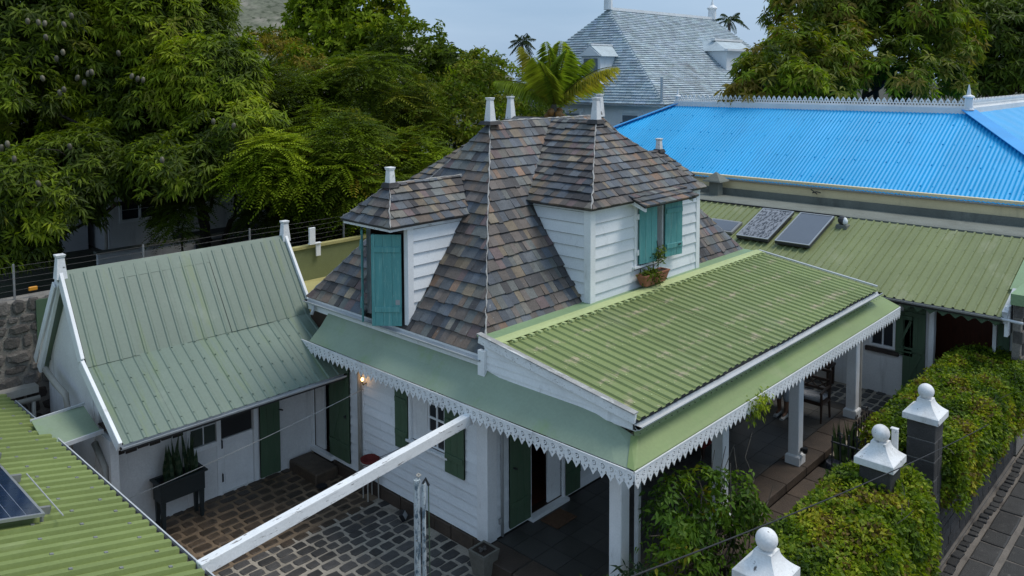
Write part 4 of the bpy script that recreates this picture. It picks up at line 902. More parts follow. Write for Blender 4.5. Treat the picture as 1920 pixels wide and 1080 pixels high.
# ================================================================== yellow flat roof and asphalt yard beyond the annex
Yb = thing('flat_roof_building', 'low building with mustard flat roof slab and olive parapet', 'outbuilding', (3.5, 9.4, -.5))
bx('wall', (.75, 8.35, -.6), (6.6, 9.95, 2.45), 'yellow_wall', Yb); bx('roof_slab', (.60, 8.2, 2.455), (6.7, 10.02, 2.58), 'yellow_slab', Yb)
pr = MB().prism([(1.0, 10.03, 2.45), (7.6, 10.03, 2.45), (7.6, 10.03, 3.35), (1.0, 10.03, 3.30)], (0, -.06, 0)); build(pr, 'parapet', 'olive_wall', Yb); bx('coping', (.95, 9.93, 3.30), (7.62, 10.08, 3.36), 'yellow_slab', Yb)
for k in range(2): build(MB().tube([(.8, 8.75+k*.09, 2.62), (6.6, 9.25+k*.09, 2.62)], .018, 6), 'roof_pipe', 'pipe_beige' if k else 'gutter_white', Yb)
bk = MB(); bk.box((2.02, 9.90, 3.10), (2.14, 9.928, 3.38)); bk.box((1.84, 9.87, 3.38), (2.14, 9.95, 3.41)); bk.box((1.84, 9.87, 3.41), (1.99, 9.92, 3.76)); build(bk, 'fence_bracket', 'white_paint', Yb, bevel=.006)
yard = tag(build(MB().box((2.6, 10.6, 1.6), (13, 22, 2.35)), 'neighbour_yard', 'asphalt'), kind='structure')

# ================================================================== wing with the solar water heaters
G = thing('kitchen_wing', 'low wing with weathered olive-green ribbed roof and green shutters', 'outbuilding', (11.8, 2, -.1))
GX0, GZ0, GX1, GZ1, GY0, GY1 = 10.15, 2.32, 13.20, 3.36, -1.70, 8.2
g_open = [(-1.42, -.26, -.1, 2.0), (.55, 1.02, .95, 1.75)]
gw = build(wall_box('x', 10.9, 11.05, -1.62, 8.0, -.14, 2.55, g_open), 'wall', 'plaster_white', G)
bx('wall', (10.9, -1.78, -.14), (13.3, -1.63, 2.35), 'plaster_white', G); bx('wall', (13.2, -1.6, -.14), (13.3, 8.0, 3.2), 'plaster_shade', G); bx('interior_floor', (11.05, -1.6, -.14), (13.2, 3, -.1), 'wood_red', G)
bx('interior_wall', (12.6, -1.6, -.1), (12.65, 3, 2.6), 'wood_red', G)
wm = MB()
for a, b in (((10.87, .50, .93), (10.96, .56, 1.79)), ((10.87, 1.01, .93), (10.96, 1.07, 1.79)), ((10.87, .561, 1.73), (10.96, 1.009, 1.79)), ((10.87, .561, .93), (10.96, 1.009, .98)), ((10.90, .77, .98), (10.94, .80, 1.73))): wm.box(a, b)
gwo = build(wm, 'window_frame', 'white_paint', G)
for y0, y1 in ((.565, .765), (.805, 1.005)): bx('pane', (10.915, y0, .985), (10.922, y1, 1.725), 'glass_dark', gwo)
bx('sill', (10.84, .42, .80), (10.95, 1.15, .90), 'rubble_dark', gwo, .006)
bx('window_dark_sheet', (11.06, .5, .9), (11.08, 1.1, 1.8), 'opening_dark', gwo)  # near-black sheet imitating interior shade behind the panes
shutter(G, (10.885, .50, .86), (0, -1, 0), (-1, 0, 0), .37, .98, 'shutter_green', (.12, .86), (.06, .18, .32, .80), planks=2)
shutter(G, (10.885, .34, -.08), (0, -1, 0), (-1, 0, 0), .46, 2.05, 'shutter_green', (.25, 1.10, 1.9), (.08, .32, .38, 1.02), planks=3, name='door_leaf')
df = MB()
for y0, y1 in ((-.30, -.20), (-1.48, -1.41)): df.box((10.80, y0, -.1), (10.96, y1, 2.05))
df.box((10.80, -1.409, 2.0), (10.96, -.301, 2.05)); build(df, 'door_frame', 'white_paint', G, bevel=.004)
shutter(G, (10.885, -1.49, -.08), (0, -1, 0), (-1, 0, 0), .22, 2.05, 'shutter_green', (), None, planks=2, name='door_leaf')
bx('side_board', (10.2, -1.80, 1.9), (10.9, -1.74, 2.5), 'white_paint', G)
gl = MB()
gd = Vector((GX1-GX0, 0, GZ1-GZ0)); GL = gd.length; gd.normalize(); gn = Vector((-gd.z, 0, gd.x))
gr = build(MB().obox((GX0+.04, GY0, GZ0), (0, 1, 0), gd, gn, (0, 0, -.10), (GY1-GY0, GL-.05, -.015)), 'roof', 'gutter_dark', G)
gsw = (GY1-GY0)/13; gme = sheet_mesh('roofing_sheet', corr(gsw, GL, gsw/4, .035, .012, .034, .06), GL, 'green_wing', -.05)
for k in range(13): inst('roofing_sheet', gme, (GX0, GY1-k*gsw, GZ0+.0012*(k % 2)), gr, frame_rot((0, -1, 0), gd, gn))
sc = MB()
for k in range(52):
    for vv in (.2, .9, 1.6, 2.3, 3.0):
        p = Vector((GX0, GY1-(k*gsw/4+.06+.037), GZ0))+gd*(vv+random.uniform(-.03, .03))+gn*.034; sc.obox(p, (0, 1, 0), gd, gn, (-.010, -.010, -.004), (.010, .010, .007))
tag(build(sc, 'roofing_screws', 'green_wing', gr), kind='stuff')
gutter(G, (GX0-.05, 1.0, GZ0-.03), (GX0-.05, GY0-.02, GZ0-.03), .05, 'gutter_grey'); build(MB().tube([(GX0-.05, GY0, GZ0-.05), (GX0-.05, GY0-.38, GZ0-.07)], .03, 8), 'gutter_spout', 'gutter_white', G)
bx('eaves_board', (GX0+.01, GY0, GZ0-.13), (GX0+.035, 2.6, GZ0-.02), 'gutter_dark', G)
sm = fill_shape('scallop', [[(-.12, 0), (.12, 0), (.12, -.03), (.07, -.06), (0, -.12), (-.07, -.06), (-.12, -.03)]], .015, 'shutter_green')
for k in range(13): inst('scallop', sm, (GX0+.06, GY0+.12+k*.24, GZ0-.12), G, (0, 0, R(90)))
bx('rake_board', (10.12, -1.80, 2.18), (10.2, -1.74, 2.42), 'gutter_white', G); build(MB().beam((10.12, -1.76, 2.36), (11.0, -1.76, 2.66), .10, .12), 'rake_flashing', 'gutter_white', G); build(MB().beam((11.0, -1.76, 2.66), (13.2, -1.76, 3.40), .22, .05), 'rake_flashing', 'flashing_green', G)
# concrete gutter parapet between wing and blue roof
cp = thing('parapet_gutter', 'grey-green concrete gutter parapet between ribbed wing roof and yellow wall', 'parapet', (14.1, 3, 3.0))
build(MB().prism([(13.22, GY0-.3, 2.90), (13.22, GY0-.3, 3.40), (13.34, GY0-.3, 3.42), (14.88, GY0-.3, 3.36), (14.88, GY0-.3, 2.90)], (0, 12.5, 0)), 'kerb', 'concrete_grey', cp)
build(MB().prism([(14.885, GY0-.3, 2.9), (14.885, GY0-.3, 3.56), (14.97, GY0-.3, 3.56), (14.97, GY0-.3, 2.9)], (0, 12.5, 0)), 'upstand', 'concrete_grey', cp)
build(MB().tube([(13.19, 7.5, 3.40), (13.18, 4, 3.40), (13.19, 2.6, 3.40)], .02, 6), 'water_pipe', 'wire_dark', cp)
# stone house end at the right edge
se = thing('stone_shed', 'dark stone shed end with pale green flat roof beside the wing', 'outbuilding', (12.2, -2.6, -.5))
for j in range(9):
    for i in range(9): bx('stone', (10.35+i*.42+(.2 if j % 2 else 0), -2.03-.01*(i % 3), .2+j*.26), (10.35+i*.42+.405+(.2 if j % 2 else 0), -1.86, .2+j*.26+.25), 'rubble', se, .012)
bx('core', (10.36, -1.99, -.5), (14.4, -1.85, 2.55), 'rubble_joint', se); bx('roof', (10.2, -2.12, 2.56), (14.5, -1.83, 2.78), 'flashing_green', se)
# solar collectors
def collector(y0, y1, m, label):
    o = thing('solar_collector', label, 'solar collector', (12.2, (y0+y1)/2, 2.9), 'solar collectors on the wing roof')
    O = Vector((11.42, y0, GZ0+(11.42-GX0)*gd.z/gd.x)); U = (0, 1, 0)
    build(MB().obox(O, U, gd, gn, (0, 0, .07), (y1-y0, 1.62, .15)), 'casing', 'collector_frame', o, bevel=.006)
    build(MB().obox(O, U, gd, gn, (.035, .035, .1505), (y1-y0-.035, 1.585, .156)), 'glass', m, o)
    fr = MB(); 
    for a, b in (((0, 0), (y1-y0, .034)), ((0, 1.586), (y1-y0, 1.62)), ((0, .0345), (.034, 1.5855)), ((y1-y0-.034, .0345), (y1-y0, 1.5855))): fr.obox(O, U, gd, gn, (a[0], a[1], .1505), (b[0], b[1], .166))
    build(fr, 'frame', 'panel_frame', o)
    for a in (.05, y1-y0-.1):
        for b in (.05, 1.5): build(MB().obox(O, U, gd, gn, (a, b, .02), (a+.05, b+.05, .0695)), 'foot', 'collector_frame', o)
collector(3.80, 4.68, 'collector_worn', 'solar water collector with peeling, streaked grey glazing on the wing roof'); collector(2.72, 3.62, 'collector_clear', 'solar water collector with clean smooth blue-grey glass on the wing roof')
sk = thing('roof_hatch', 'small dark flat skylight panel with grey frame beside slate roof edge', 'skylight', (11.9, 5.2, 2.95)); O = Vector((11.62, 4.92, GZ0+(11.62-GX0)*gd.z/gd.x))
build(MB().obox(O, (0, 1, 0), gd, gn, (0, 0, .02), (.9, .62, .09)), 'frame', 'metal_grey', sk); build(MB().obox(O, (0, 1, 0), gd, gn, (.06, .06, .0905), (.84, .56, .095)), 'glass', 'collector_clear', sk)
tv = thing('roof_ventilator', 'round dark turbine ventilator with white side on concrete block base', 'ventilator', (12.75, 2.44, 3.2))
bx('base', (12.62, 2.30, 3.14), (12.86, 2.58, 3.27), 'concrete_grey', tv, .01); build(MB().lathe([(r*.68, h*.68) for r, h in ((.05, .0), (.13, .04), (.17, .12), (.16, .22), (.10, .30), (.02, .32))], (12.74, 2.45, 3.27), 16), 'turbine', 'collector_frame', tv)
build(MB().lathe([(r*.7, h*.7) for r, h in ((.03, .0), (.09, .03), (.10, .14), (.05, .24), (.01, .26))], (12.70, 2.37, 3.28), 12), 'float_ball', 'white_paint', tv, smooth=True)

# ================================================================== blue roofed building
B = thing('blue_roofed_building', 'yellow walled building under a bright blue corrugated hipped roof', 'building', (18, 5, -.5))
BX0, BZ0, BX1, BZ1, BYa, BYb = 15.0, 3.86, 19.0, 5.95, -2.8, 15.2; BYr0, BYr1 = 1.2, 11.2
bx('wall', (15.35, BYa+.3, -.6), (26, BYb-.3, 4.05), 'yellow_wall', B)
bdk = MB().add([(BX0, BYa, BZ0), (BX0, BYb, BZ0), (BX1, BYr1, BZ1), (BX1, BYr0, BZ1), (30, BYa, BZ0), (30, BYr0, BZ1), (23, BYb, BZ0), (BX1+.4, BYr1, BZ1-.1), (30, BYb, BZ0)], [(1, 0, 3, 2), (0, 4, 5, 3), (6, 1, 2, 7), (3, 5, 8, 2)]); br = build(bdk, 'roof', 'blue_sheet', B)
def blue_face(O, u, reg, depth_u, nsheet):
    O = v3(O); u = v3(u).normalized(); return
bd = Vector((BX1-BX0, 0, BZ1-BZ0)); BL = bd.length; bd.normalize(); bn = Vector((-bd.z, 0, bd.x))
# sheets on the face towards the wing: clipped at both hips
def hip_sheet(a0, a1, O, u, v, n, lim, m, par, pitch=.11, h=.022, seg=6):
    mb = MB(); k = int((a1-a0)/pitch*seg); row = []
    for i in range(k+1):
        a = a0+(a1-a0)*i/k; top = lim(a)
        if top < .03: continue
        z = .012+h/2*(1+math.cos(2*math.pi*a/pitch)); p = O+u*a; row.append((p+n*z-v*.05, p+v*top+n*z))
    for i in range(len(row)-1): mb.add([row[i][0], row[i+1][0], row[i+1][1], row[i][1]], [(0, 1, 2, 3)])
    if mb.v: build(mb, 'roofing_sheet', m, par, smooth=True)
O = Vector((BX0, BYb, BZ0)); wtot = BYb-BYa
lim = lambda a: min(BL, BL*a/(BYb-BYr1), BL*(wtot-a)/(BYr0-BYa))
k = 0; a = 1.2
while a < wtot:
    hip_sheet(a, min(a+.8, wtot), O, Vector((0, -1, 0)), bd, bn, lim, 'blue_sheet', br); a += .8
d2_ = Vector((0, BYr0-BYa, BZ1-BZ0)); L2_ = d2_.length; d2_.normalize()
a = 0
while a < 11:
    hip_sheet(a, a+.8, Vector((BX0, BYa, BZ0)), Vector((1, 0, 0)), d2_, Vector((1, 0, 0)).cross(d2_), lambda t: min(L2_, L2_*t/(BX1-BX0)), 'blue_sheet', br); a += .8
sc = MB()
for a in np.arange(1.5, wtot-.5, .3):
    for vv in (.45, 1.5, 2.6, 3.7):
        if vv < lim(a)-.1: p = O+Vector((0, -1, 0))*a+bd*vv+bn*.034; sc.obox(p, (0, -1, 0), bd, bn, (-.018, -.014, -.01), (.018, .014, .004))
tag(build(sc, 'roofing_screws', 'blue_sheet', br), kind='stuff')
def strip(p, q, w_, n, name, m, par, lift=.045, th=.02):
    p, q = v3(p), v3(q); d = (q-p).normalized(); s = d.cross(v3(n)).normalized(); build(MB().obox(p+v3(n)*lift, d, s, v3(n), (0, -w_/2, 0), ((q-p).length, w_/2, th)), name, m, par)
hn = (bn+Vector((1, 0, 0)).cross(d2_)).normalized(); strip((BX0, BYa, BZ0), (BX1, BYr0, BZ1), .44, hn, 'hip_flashing', 'blue_flash', B, .06); strip((BX0, BYb, BZ0), (BX1, BYr1, BZ1), .34, (bn+Vector((0, bd.z, bd.x))).normalized(), 'hip_flashing', 'blue_flash', B, .05)
# white ridge capping and cresting
bx('ridge_cap', (BX1-.14, BYr0-.05, BZ1-.06), (BX1+.14, BYr1+.1, BZ1+.13), 'white_paint', B); bx('ridge_cap', (BX1+.15, BYr0-.12, BZ1-.06), (30, BYr0+.14, BZ1+.13), 'white_paint', B)
def crest():
    p2 = .185; hw = p2/2; out_ = [(-hw, 0), (hw, 0), (hw, .10), (.06, .12), (.07, .15), (0, .25), (-.07, .15), (-.06, .12), (-hw, .10)]
    return fill_shape('cresting_piece', [out_, [(-.03, .13), (0, .10), (.03, .13), (0, .17)], [(-.075, .03), (-.02, .03), (-.02, .075), (-.075, .075)], [(.02, .03), (.075, .03), (.075, .075), (.02, .075)]], .02, 'white_paint')
cme = crest(); cr = bx('cresting_rail', (BX1-.03, BYr0+.1, BZ1+.131), (BX1+.03, BYr1, BZ1+.155), 'white_paint', B)
for k in range(int((BYr1-BYr0-.15)/.185)): inst('cresting_piece', cme, (BX1, BYr0+.2+k*.185, BZ1+.15), cr, (0, 0, R(90)))
cr2 = bx('cresting_rail', (BX1+.2, BYr0-.03, BZ1+.131), (29, BYr0+.03, BZ1+.155), 'white_paint', B)
for k in range(46): inst('cresting_piece', cme, (BX1+.35+k*.185, BYr0, BZ1+.15), cr2)
def spire(x, y, z, sc_=1): build(MB().lathe([(r*sc_, h*sc_) for r, h in ((.16, -.02), (.13, .05), (.11, .30), (.10, .33), (.17, .36), (.15, .40), (.06, .44), (.045, .56), (.012, .74))], (x, y, z), 12), 'finial', 'white_paint', B, smooth=False)
spire(BX1, BYr0, BZ1+.08); spire(BX1, BYr1, BZ1+.02, .8)
gutter(B, (BX0-.075, BYb-2, BZ0-.02), (BX0-.075, BYa, BZ0-.02), .035, 'gutter_grey')
bx('wall', (14.985, BYa+.25, 3.0), (15.34, BYb-.3, 3.95), 'yellow_wall', B)
vt = thing('roof_vent', 'small square grey vent with pyramid cowl on concrete ledge', 'vent', (14.55, 7.05, 3.6))
bx('shaft', (14.40, 6.90, 3.37), (14.70, 7.20, 3.80), 'concrete_grey', vt); build(MB().frust((14.55, 7.05), 3.80, 3.84, .30, .28), 'cowl_rim', 'concrete_grey', vt); build(MB().frust((14.55, 7.05), 3.841, 4.08, .27, .02), 'cowl', 'concrete_grey', vt)
ant = thing('satellite_bracket', 'thin black stub bracket fixed under the blue eaves', 'bracket', (14.9, 4.05, 3.7)); build(MB().tube([(14.9, 4.2, 3.78), (14.86, 4.0, 3.66)], .015, 6), 'arm', 'iron_black', ant); build(MB().tube([(14.88, 4.15, 3.68), (14.86, 4.02, 3.73), (14.86, 3.9, 3.71)], .016, 6), 'clip', 'iron_black', ant)

# ================================================================== pale slated house behind
W_ = thing('pale_slated_house', 'tall white house with silvery slate hipped roof, dormers and grey shutters', 'house', (27, 19, 0))
# eave corner nearest, ridge along X
hx0, hy0, hz, hx1, hy1 = 22.9, 14.3, 5.75, 40.0, 25.4; rx0, rx1, ry, rz = 26.2, 36.8, 19.85, 10.45
bx('wall', (hx0+.35, hy0+.35, 1), (hx1-.3, hy1-.3, 5.70), 'siding_paint', W_)
wr = build(MB().add([(hx0, hy0, hz), (hx1, hy0, hz), (hx1, hy1, hz), (hx0, hy1, hz), (rx0, ry, rz), (rx1, ry, rz)], [(0, 1, 5, 4), (1, 2, 5), (2, 3, 4, 5), (3, 0, 4), (3, 2, 1, 0)], (.5, .5, .5)), 'roof', 'pale_slate', W_)
def courses(pts, expo, par, ww=.34):
    O = v3(pts[0]); u = (v3(pts[1])-O).normalized(); n = u.cross(v3(pts[2])-O).normalized(); v = n.cross(u); reg = [((v3(p)-O).dot(u), (v3(p)-O).dot(v)) for p in pts]
    mb = MB(); b = 0; top = max(p[1] for p in reg)
    while b < top:
        a = min(p[0] for p in reg)-random.uniform(0, ww)
        while a < max(p[0] for p in reg):
            w2 = ww*random.uniform(.6, 1.4); jb = random.uniform(-.012, .012)
            p = clip_poly([(a+.006, b+jb), (a+w2-.006, b+jb), (a+w2-.006, b+expo*1.1), (a+.006, b+expo*1.1)], reg); a += w2
            if len(p) > 2:
                g = random.uniform(.82, 1.14); vs, fs = wedge(p, O, u, v, n, b, b+expo*1.1, .06+random.uniform(0, .015), .01); mb.add(vs, fs, (g, g*random.uniform(.97, 1.02), g*random.uniform(.96, 1.04)))
        b += expo
    return tag(build(mb, 'slates', 'pale_slate', par), kind='stuff')
c = [(hx0, hy0, hz), (hx1, hy0, hz), (rx1, ry, rz), (rx0, ry, rz)]; courses(c, .155, wr)
courses([(hx0, hy1, hz), (hx0, hy0, hz), (rx0, ry, rz)], .155, wr)
bx('ridge_cap', (rx0, ry-.13, rz-.02), (rx1, ry+.13, rz+.13), 'white_paint', W_)
for X, k in ((rx0, 0), (rx1, 1)): build(MB().lathe([(.25, -.1), (.24, .5), (.33, .56), (.30, .62), (.10, .78), (.04, 1.0), (.01, 1.3)] if k else [(.24, -.1), (.22, .7), (.30, .74), (.30, .8), (.2, .82)], (X, ry, rz+.1), 10), 'finial', 'white_paint', W_)
gutter(W_, (hx0-.06, hy1, hz-.02), (hx0-.06, hy0-.1, hz-.02), .08); gutter(W_, (hx0-.1, hy0-.06, hz-.02), (hx1, hy0-.06, hz-.02), .08)
build(MB().tube([(hx0+.1, hy0+.2, 7.0), (hx0+.1, hy0+.2, 5.9), (hx0+.2, hy0+.25, 5.2), (hx0+.25, hy0+.22, 2)], .07, 8), 'downpipe', 'gutter_white', W_)
def far_win(y, z, w_, h):
    fo = MB(); X = hx0+.30
    for a, b in (((X, y-w_/2-.12, z-.1), (X+.06, y-w_/2, z+h+.1)), ((X, y+w_/2, z-.1), (X+.06, y+w_/2+.12, z+h+.1)), ((X, y-w_/2-.25, z+h+.101), (X+.09, y+w_/2+.25, z+h+.25))): fo.box(a, b)
    f = build(fo, 'window_frame', 'white_paint', W_)
    for s in (0, 1): shutter(f, (X+.02, y+(0 if s else -w_/2)+.005, z), (0, 1, 0), (-1, 0, 0), w_/2-.01, h, 'grey_shutter', (), None, planks=3)
    bx('bar', (X-.05, y-w_/2-.08, z+h*.72), (X-.02, y+w_/2+.08, z+h*.78), 'grey_shutter', f)
far_win(16.35, 3.75, .85, 1.45); far_win(19.8, 3.75, .85, 1.45)
def gdormer(y, z):          # gabled dormer on the face over the side wall
    X = hx0+(z-hz)*(rx0-hx0)/(rz-hz)-.35; w2 = .55; depth = 1.5; h = 1.35
    mb = MB(); mb.box((X, y-w2, z), (X+depth, y+w2, z+h)); d = build(mb, 'dormer', 'siding_paint', W_)
    build(MB().prism([(X-.12, y-w2-.18, z+h-.02), (X-.12, y, z+h+.55), (X-.12, y+w2+.18, z+h-.02)], (depth+1.1, 0, 0), (1, 1, 1)), 'dormer_roof', 'pale_slate', W_)
    build(MB().prism([(X-.16, y-w2-.10, z+h+.0), (X-.16, y, z+h+.46), (X-.16, y+w2+.10, z+h+.0)], (.035, 0, 0)), 'pediment', 'white_paint', d)
    build(MB().beam((X-.13, y, z+h+.56), (X+depth+1.0, y, z+h+.56), .16, .08), 'ridge_cap', 'white_paint', d); bx('frame', (X-.04, y-w2-.02, z), (X-.002, y+w2+.02, z+h), 'white_paint', d)
    for s in (-1, 1): bx('shutter', (X-.075, y+(.02 if s > 0 else -w2+.14), z+.05), (X-.041, y+(w2-.14 if s > 0 else -.02), z+h-.12), 'grey_shutter', d)
gdormer(18.6, 6.65)
gx = 32.6; gy_ = hy0+(7.5-hz)*(ry-hy0)/(rz-hz)
dm2 = build(MB().box((gx-.9, gy_-.3, 7.0), (gx+1.6, gy_+2.0, 8.35)), 'dormer', 'siding_paint', W_); build(MB().prism([(gx-1.1, gy_-.45, 8.36), (gx-.2, gy_+.8, 8.95), (gx-.2, gy_+2.5, 8.95), (gx-1.1, gy_+2.3, 8.36)], (2.9, 0, 0), (1, 1, 1)), 'dormer_roof', 'pale_slate', W_); bx('ridge_cap', (gx-1.15, gy_-.5, 8.352), (gx+1.8, gy_-.3, 8.46), 'white_paint', dm2); bx('ridge_cap', (gx-.4, gy_+.7, 8.95), (gx+2.8, gy_+.95, 9.07), 'white_paint', dm2)

# ================================================================== plain house beyond the mango tree
N = thing('neighbour_house', 'dim grey-white rendered house half hidden behind the mango tree', 'house', (3, 20, 1.9))
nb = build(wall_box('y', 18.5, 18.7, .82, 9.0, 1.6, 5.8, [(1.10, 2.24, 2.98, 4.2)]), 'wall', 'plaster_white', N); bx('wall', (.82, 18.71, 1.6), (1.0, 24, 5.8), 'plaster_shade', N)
wn = MB()
for a, b in (((1.08, 18.47, 2.9), (2.28, 18.53, 2.975)), ((1.08, 18.47, 2.976), (1.15, 18.53, 4.22)), ((2.2, 18.47, 2.976), (2.28, 18.53, 4.22)), ((1.64, 18.48, 2.976), (1.69, 18.54, 4.22))): wn.box(a, b)
wno = build(wn, 'window_frame', 'white_paint', N)
for x0, x1 in ((1.152, 1.638), (1.692, 2.198)): bx('pane', (x0, 18.56, 2.98), (x1, 18.57, 4.2), 'glass_dark', wno)
for z_ in (3.25, 3.5, 3.75): bx('window_bar', (1.151, 18.535, z_), (2.199, 18.55, z_+.015), 'gutter_white', wno)
bx('interior', (1.0, 19.2, 2.8), (2.4, 19.3, 4.4), 'plaster_shade', wno)
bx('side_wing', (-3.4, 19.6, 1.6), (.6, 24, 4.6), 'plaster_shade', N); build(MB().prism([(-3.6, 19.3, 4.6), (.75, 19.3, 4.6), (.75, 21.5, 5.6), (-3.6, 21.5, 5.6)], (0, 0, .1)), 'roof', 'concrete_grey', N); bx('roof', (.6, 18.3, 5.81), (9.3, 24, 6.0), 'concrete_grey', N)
build(MB().tube([(.72, 18.55, 5.6), (.72, 18.55, 1.8)], .05, 8), 'downpipe', 'pipe_beige', N)
lw3 = thing('terrace_wall', 'low grey-white terrace wall in front of the rendered house', 'wall', (2.2, 17.1, 1.9)); bx('panel', (-.05, 17.0, 1.7), (4.5, 17.15, 2.42), 'plaster_white', lw3); bx('coping', (-.1, 16.96, 2.42), (4.55, 17.19, 2.47), 'concrete_grey', lw3)
far = thing('far_shed', 'small white shed roof glimpsed between the feathery trees', 'shed', (12, 21, 1.5)); bx('wall', (11, 20, 1.5), (14, 22, 3.9), 'plaster_white', far); build(MB().prism([(10.8, 19.8, 3.9), (14.2, 19.8, 3.9), (14.2, 22.2, 4.3), (10.8, 22.2, 4.3)], (0, 0, .08)), 'roof', 'gutter_white', far)
# ================================================================== boundary wall, pillars, gate
BW = thing('boundary_wall', 'low dark basalt block wall along the street under the hedge', 'wall', (7, -1.9, -.55))
bx('core', (-.0, -1.946, -.56), (3.0, -1.72, .58), 'block_joint', BW); bx('core', (5.42, -1.946, -.56), (10.3, -1.72, .58), 'block_joint', BW)
cnt = 0
for (xa, xb_) in ((5.40, 10.3), (.1, 2.98)):
    for j in range(8):
        x = xa-(.15 if j % 2 else 0)
        while x < xb_:
            ww = .29*random.uniform(.85, 1.15); x0 = max(x, xa); x1 = min(x+ww, xb_)
            if x1-x0 > .05: bx('block', (x0+.008, -1.958+random.uniform(-.005, .003), -.53+j*.139+.008), (x1-.008, -1.90, -.53+(j+1)*.139-.008), 'basalt_block', BW)
            x += ww
bx('footing', (-1, -2.0, -.56), (10.3, -1.96, -.50), 'street_joint', BW)
def pillar(x, y, label, chip):
    t = thing('gate_pillar', label, 'pillar', (x, y, -.55), 'stone pillars with ball caps'); z = -.55
    while z < 1.80:
        h = min(.30*random.uniform(.9, 1.1), 1.86-z)
        if 1.86-(z+h) < .12: h = 1.86-z
        for sx in ((-1, 1) if random.random() < .5 else (0,)):
            x0, x1 = (x-.2, x+.2) if sx == 0 else ((x-.2, x-.004) if sx < 0 else (x+.004, x+.2))
            bx('block', (x0, y-.2, z+.005), (x1, y+.2, z+h-.005), 'basalt_block', t, .01)
        z += h
    bx('core', (x-.19, y-.19, -.55), (x+.19, y+.19, 1.865), 'block_joint', t)
    mb = MB(); rings = [(.245, 1.866), (.255, 1.874), (.255, 1.962), (.245, 1.972)]+[(.245-.148*(1-(1-k/10)**1.9), 1.972+.20*k/10) for k in range(1, 11)]
    for a_, z_ in rings: mb.v += [(x-a_, y-a_, z_), (x+a_, y-a_, z_), (x+a_, y+a_, z_), (x-a_, y+a_, z_)]
    for k in range(len(rings)-1):
        for i in range(4): mb.f.append((k*4+i, k*4+(i+1) % 4, k*4+4+(i+1) % 4, k*4+4+i)); mb.t.append(None)
    n_ = len(mb.v); mb.f += [(3, 2, 1, 0), (n_-4, n_-3, n_-2, n_-1)]; mb.t += [None, None]
    cap = build(mb, 'cap', 'cap_white', t)
    r = .115; build(MB().lathe([(.06, -.02)]+[(r*math.sin(math.pi*(k+.6)/13), .10-r*math.cos(math.pi*(k+.6)/13)) for k in range(13)], (x, y, 2.175), 20), 'ball', 'cap_white', t, smooth=True)
    return t
pillar(5.17, -1.77, 'dark block gate pillar with clean white ball cap beside the long hedge', 0)
p2 = pillar(3.20, -1.78, 'gate pillar whose chipped white ball cap has a white latch post', 1)
pillar(-.20, -1.80, 'gate pillar with smooth white ball cap under a black cable', 2)
lp = MB(); lp.box((3.40, -1.93, 1.70), (3.45, -1.85, 2.28)); lp.box((3.40, -1.93, 2.281), (3.47, -1.83, 2.30)); build(lp, 'latch_post', 'cap_white', p2, bevel=.006)
gt = thing('iron_gate', 'black wrought iron gate leaf with scrolls standing open into the garden', 'gate', (4.93, -1.0, -.3))
for k in range(9): build(MB().tube([(4.93, -1.5+k*.13, -.28), (4.93, -1.5+k*.13, 1.25+.12*math.sin(math.pi*k/8))], .013, 6), 'bar', 'iron_black', gt)
for z_ in (-.2, .5, 1.15): build(MB().beam((4.93, -1.52, z_), (4.93, -.44, z_), .03, .02), 'rail', 'iron_black', gt)
for k in range(4):
    cy = -1.37+k*.26; build(MB().tube([(4.93, cy+.06*math.cos(t*.7)*(1-t/14), 1.28+.06*math.sin(t*.7)*(1-t/14)) for t in range(12)], .009, 5), 'scroll', 'iron_black', gt)
gt2 = thing('garden_railing', 'dark iron railing panel beside the veranda steps', 'railing', (7.6, .1, -.3))
for k in range(7): build(MB().tube([(7.25+k*.13, .05, -.28), (7.25+k*.13, .05, .55)], .014, 6), 'bar', 'iron_black', gt2)
for z_ in (-.05, .45): build(MB().beam((7.22, .05, z_), (8.08, .05, z_), .025, .02), 'rail', 'iron_black', gt2)
for k in range(3): build(MB().tube([(7.38+k*.26+.06*math.cos(t*.7)*(1-t/14), .05, .62+.06*math.sin(t*.7)*(1-t/14)) for t in range(12)], .01, 5), 'scroll', 'iron_black', gt2)

# ================================================================== yard furniture
bmv = thing('timber_beam', 'long white timber beam with flaking paint spanning the courtyard', 'beam', (-2, 2.9, 1.9))
build(MB().beam((-4.12, 2.80, 1.78), (.05, 2.92, 2.10), .12, .15), 'beam_timber', 'peeling_white', bmv, bevel=.006)
po = thing('clothes_post', 'peeling blue-white clothes line post standing in the cobbled court', 'post', (-1.2, 2.64, -.2))
build(MB().tube([(-1.2, 2.64, -.22), (-1.2, 2.64, 1.74)], .045, 14), 'shaft', 'peeling_blue', po); build(MB().tube([(-1.135, 2.58, -.22), (-1.135, 2.58, 1.68)], .028, 12), 'steel_pipe', 'peeling_blue', po)
build(MB().tube([(-1.17+.03*math.cos(t), 2.64+.03*math.sin(t), 1.78+.012*(t % 2)) for t in range(7)], .011, 6), 'hook', 'pipe_beige', po); build(MB().tube([(-1.075, 2.55, 1.66), (-1.07, 2.54, -.2)], .008, 5), 'cord', 'shutter_green', po)
build(MB().tube([(-1.15, 2.58, 1.68), (-1.10, 2.58, 1.74), (-1.07, 2.55, 1.64)], .018, 6), 'bracket', 'iron_black', po)
def wire(a, b, sag, r, m, name, label, cat='wire', n=14):
    a, b = v3(a), v3(b); tag(build(MB().tube([a.lerp(b, i/n)-Vector((0, 0, sag*4*(i/n)*(1-i/n))) for i in range(n+1)], r, 5), name, m, smooth=True), label, cat)
wire((-3.46, 7.10, .62), (.40, 6.0, 1.60), .05, .006, 'wire_pale', 'clothes_line', 'thin pale clothes line strung between annex wall and lamp pipe', 'line')
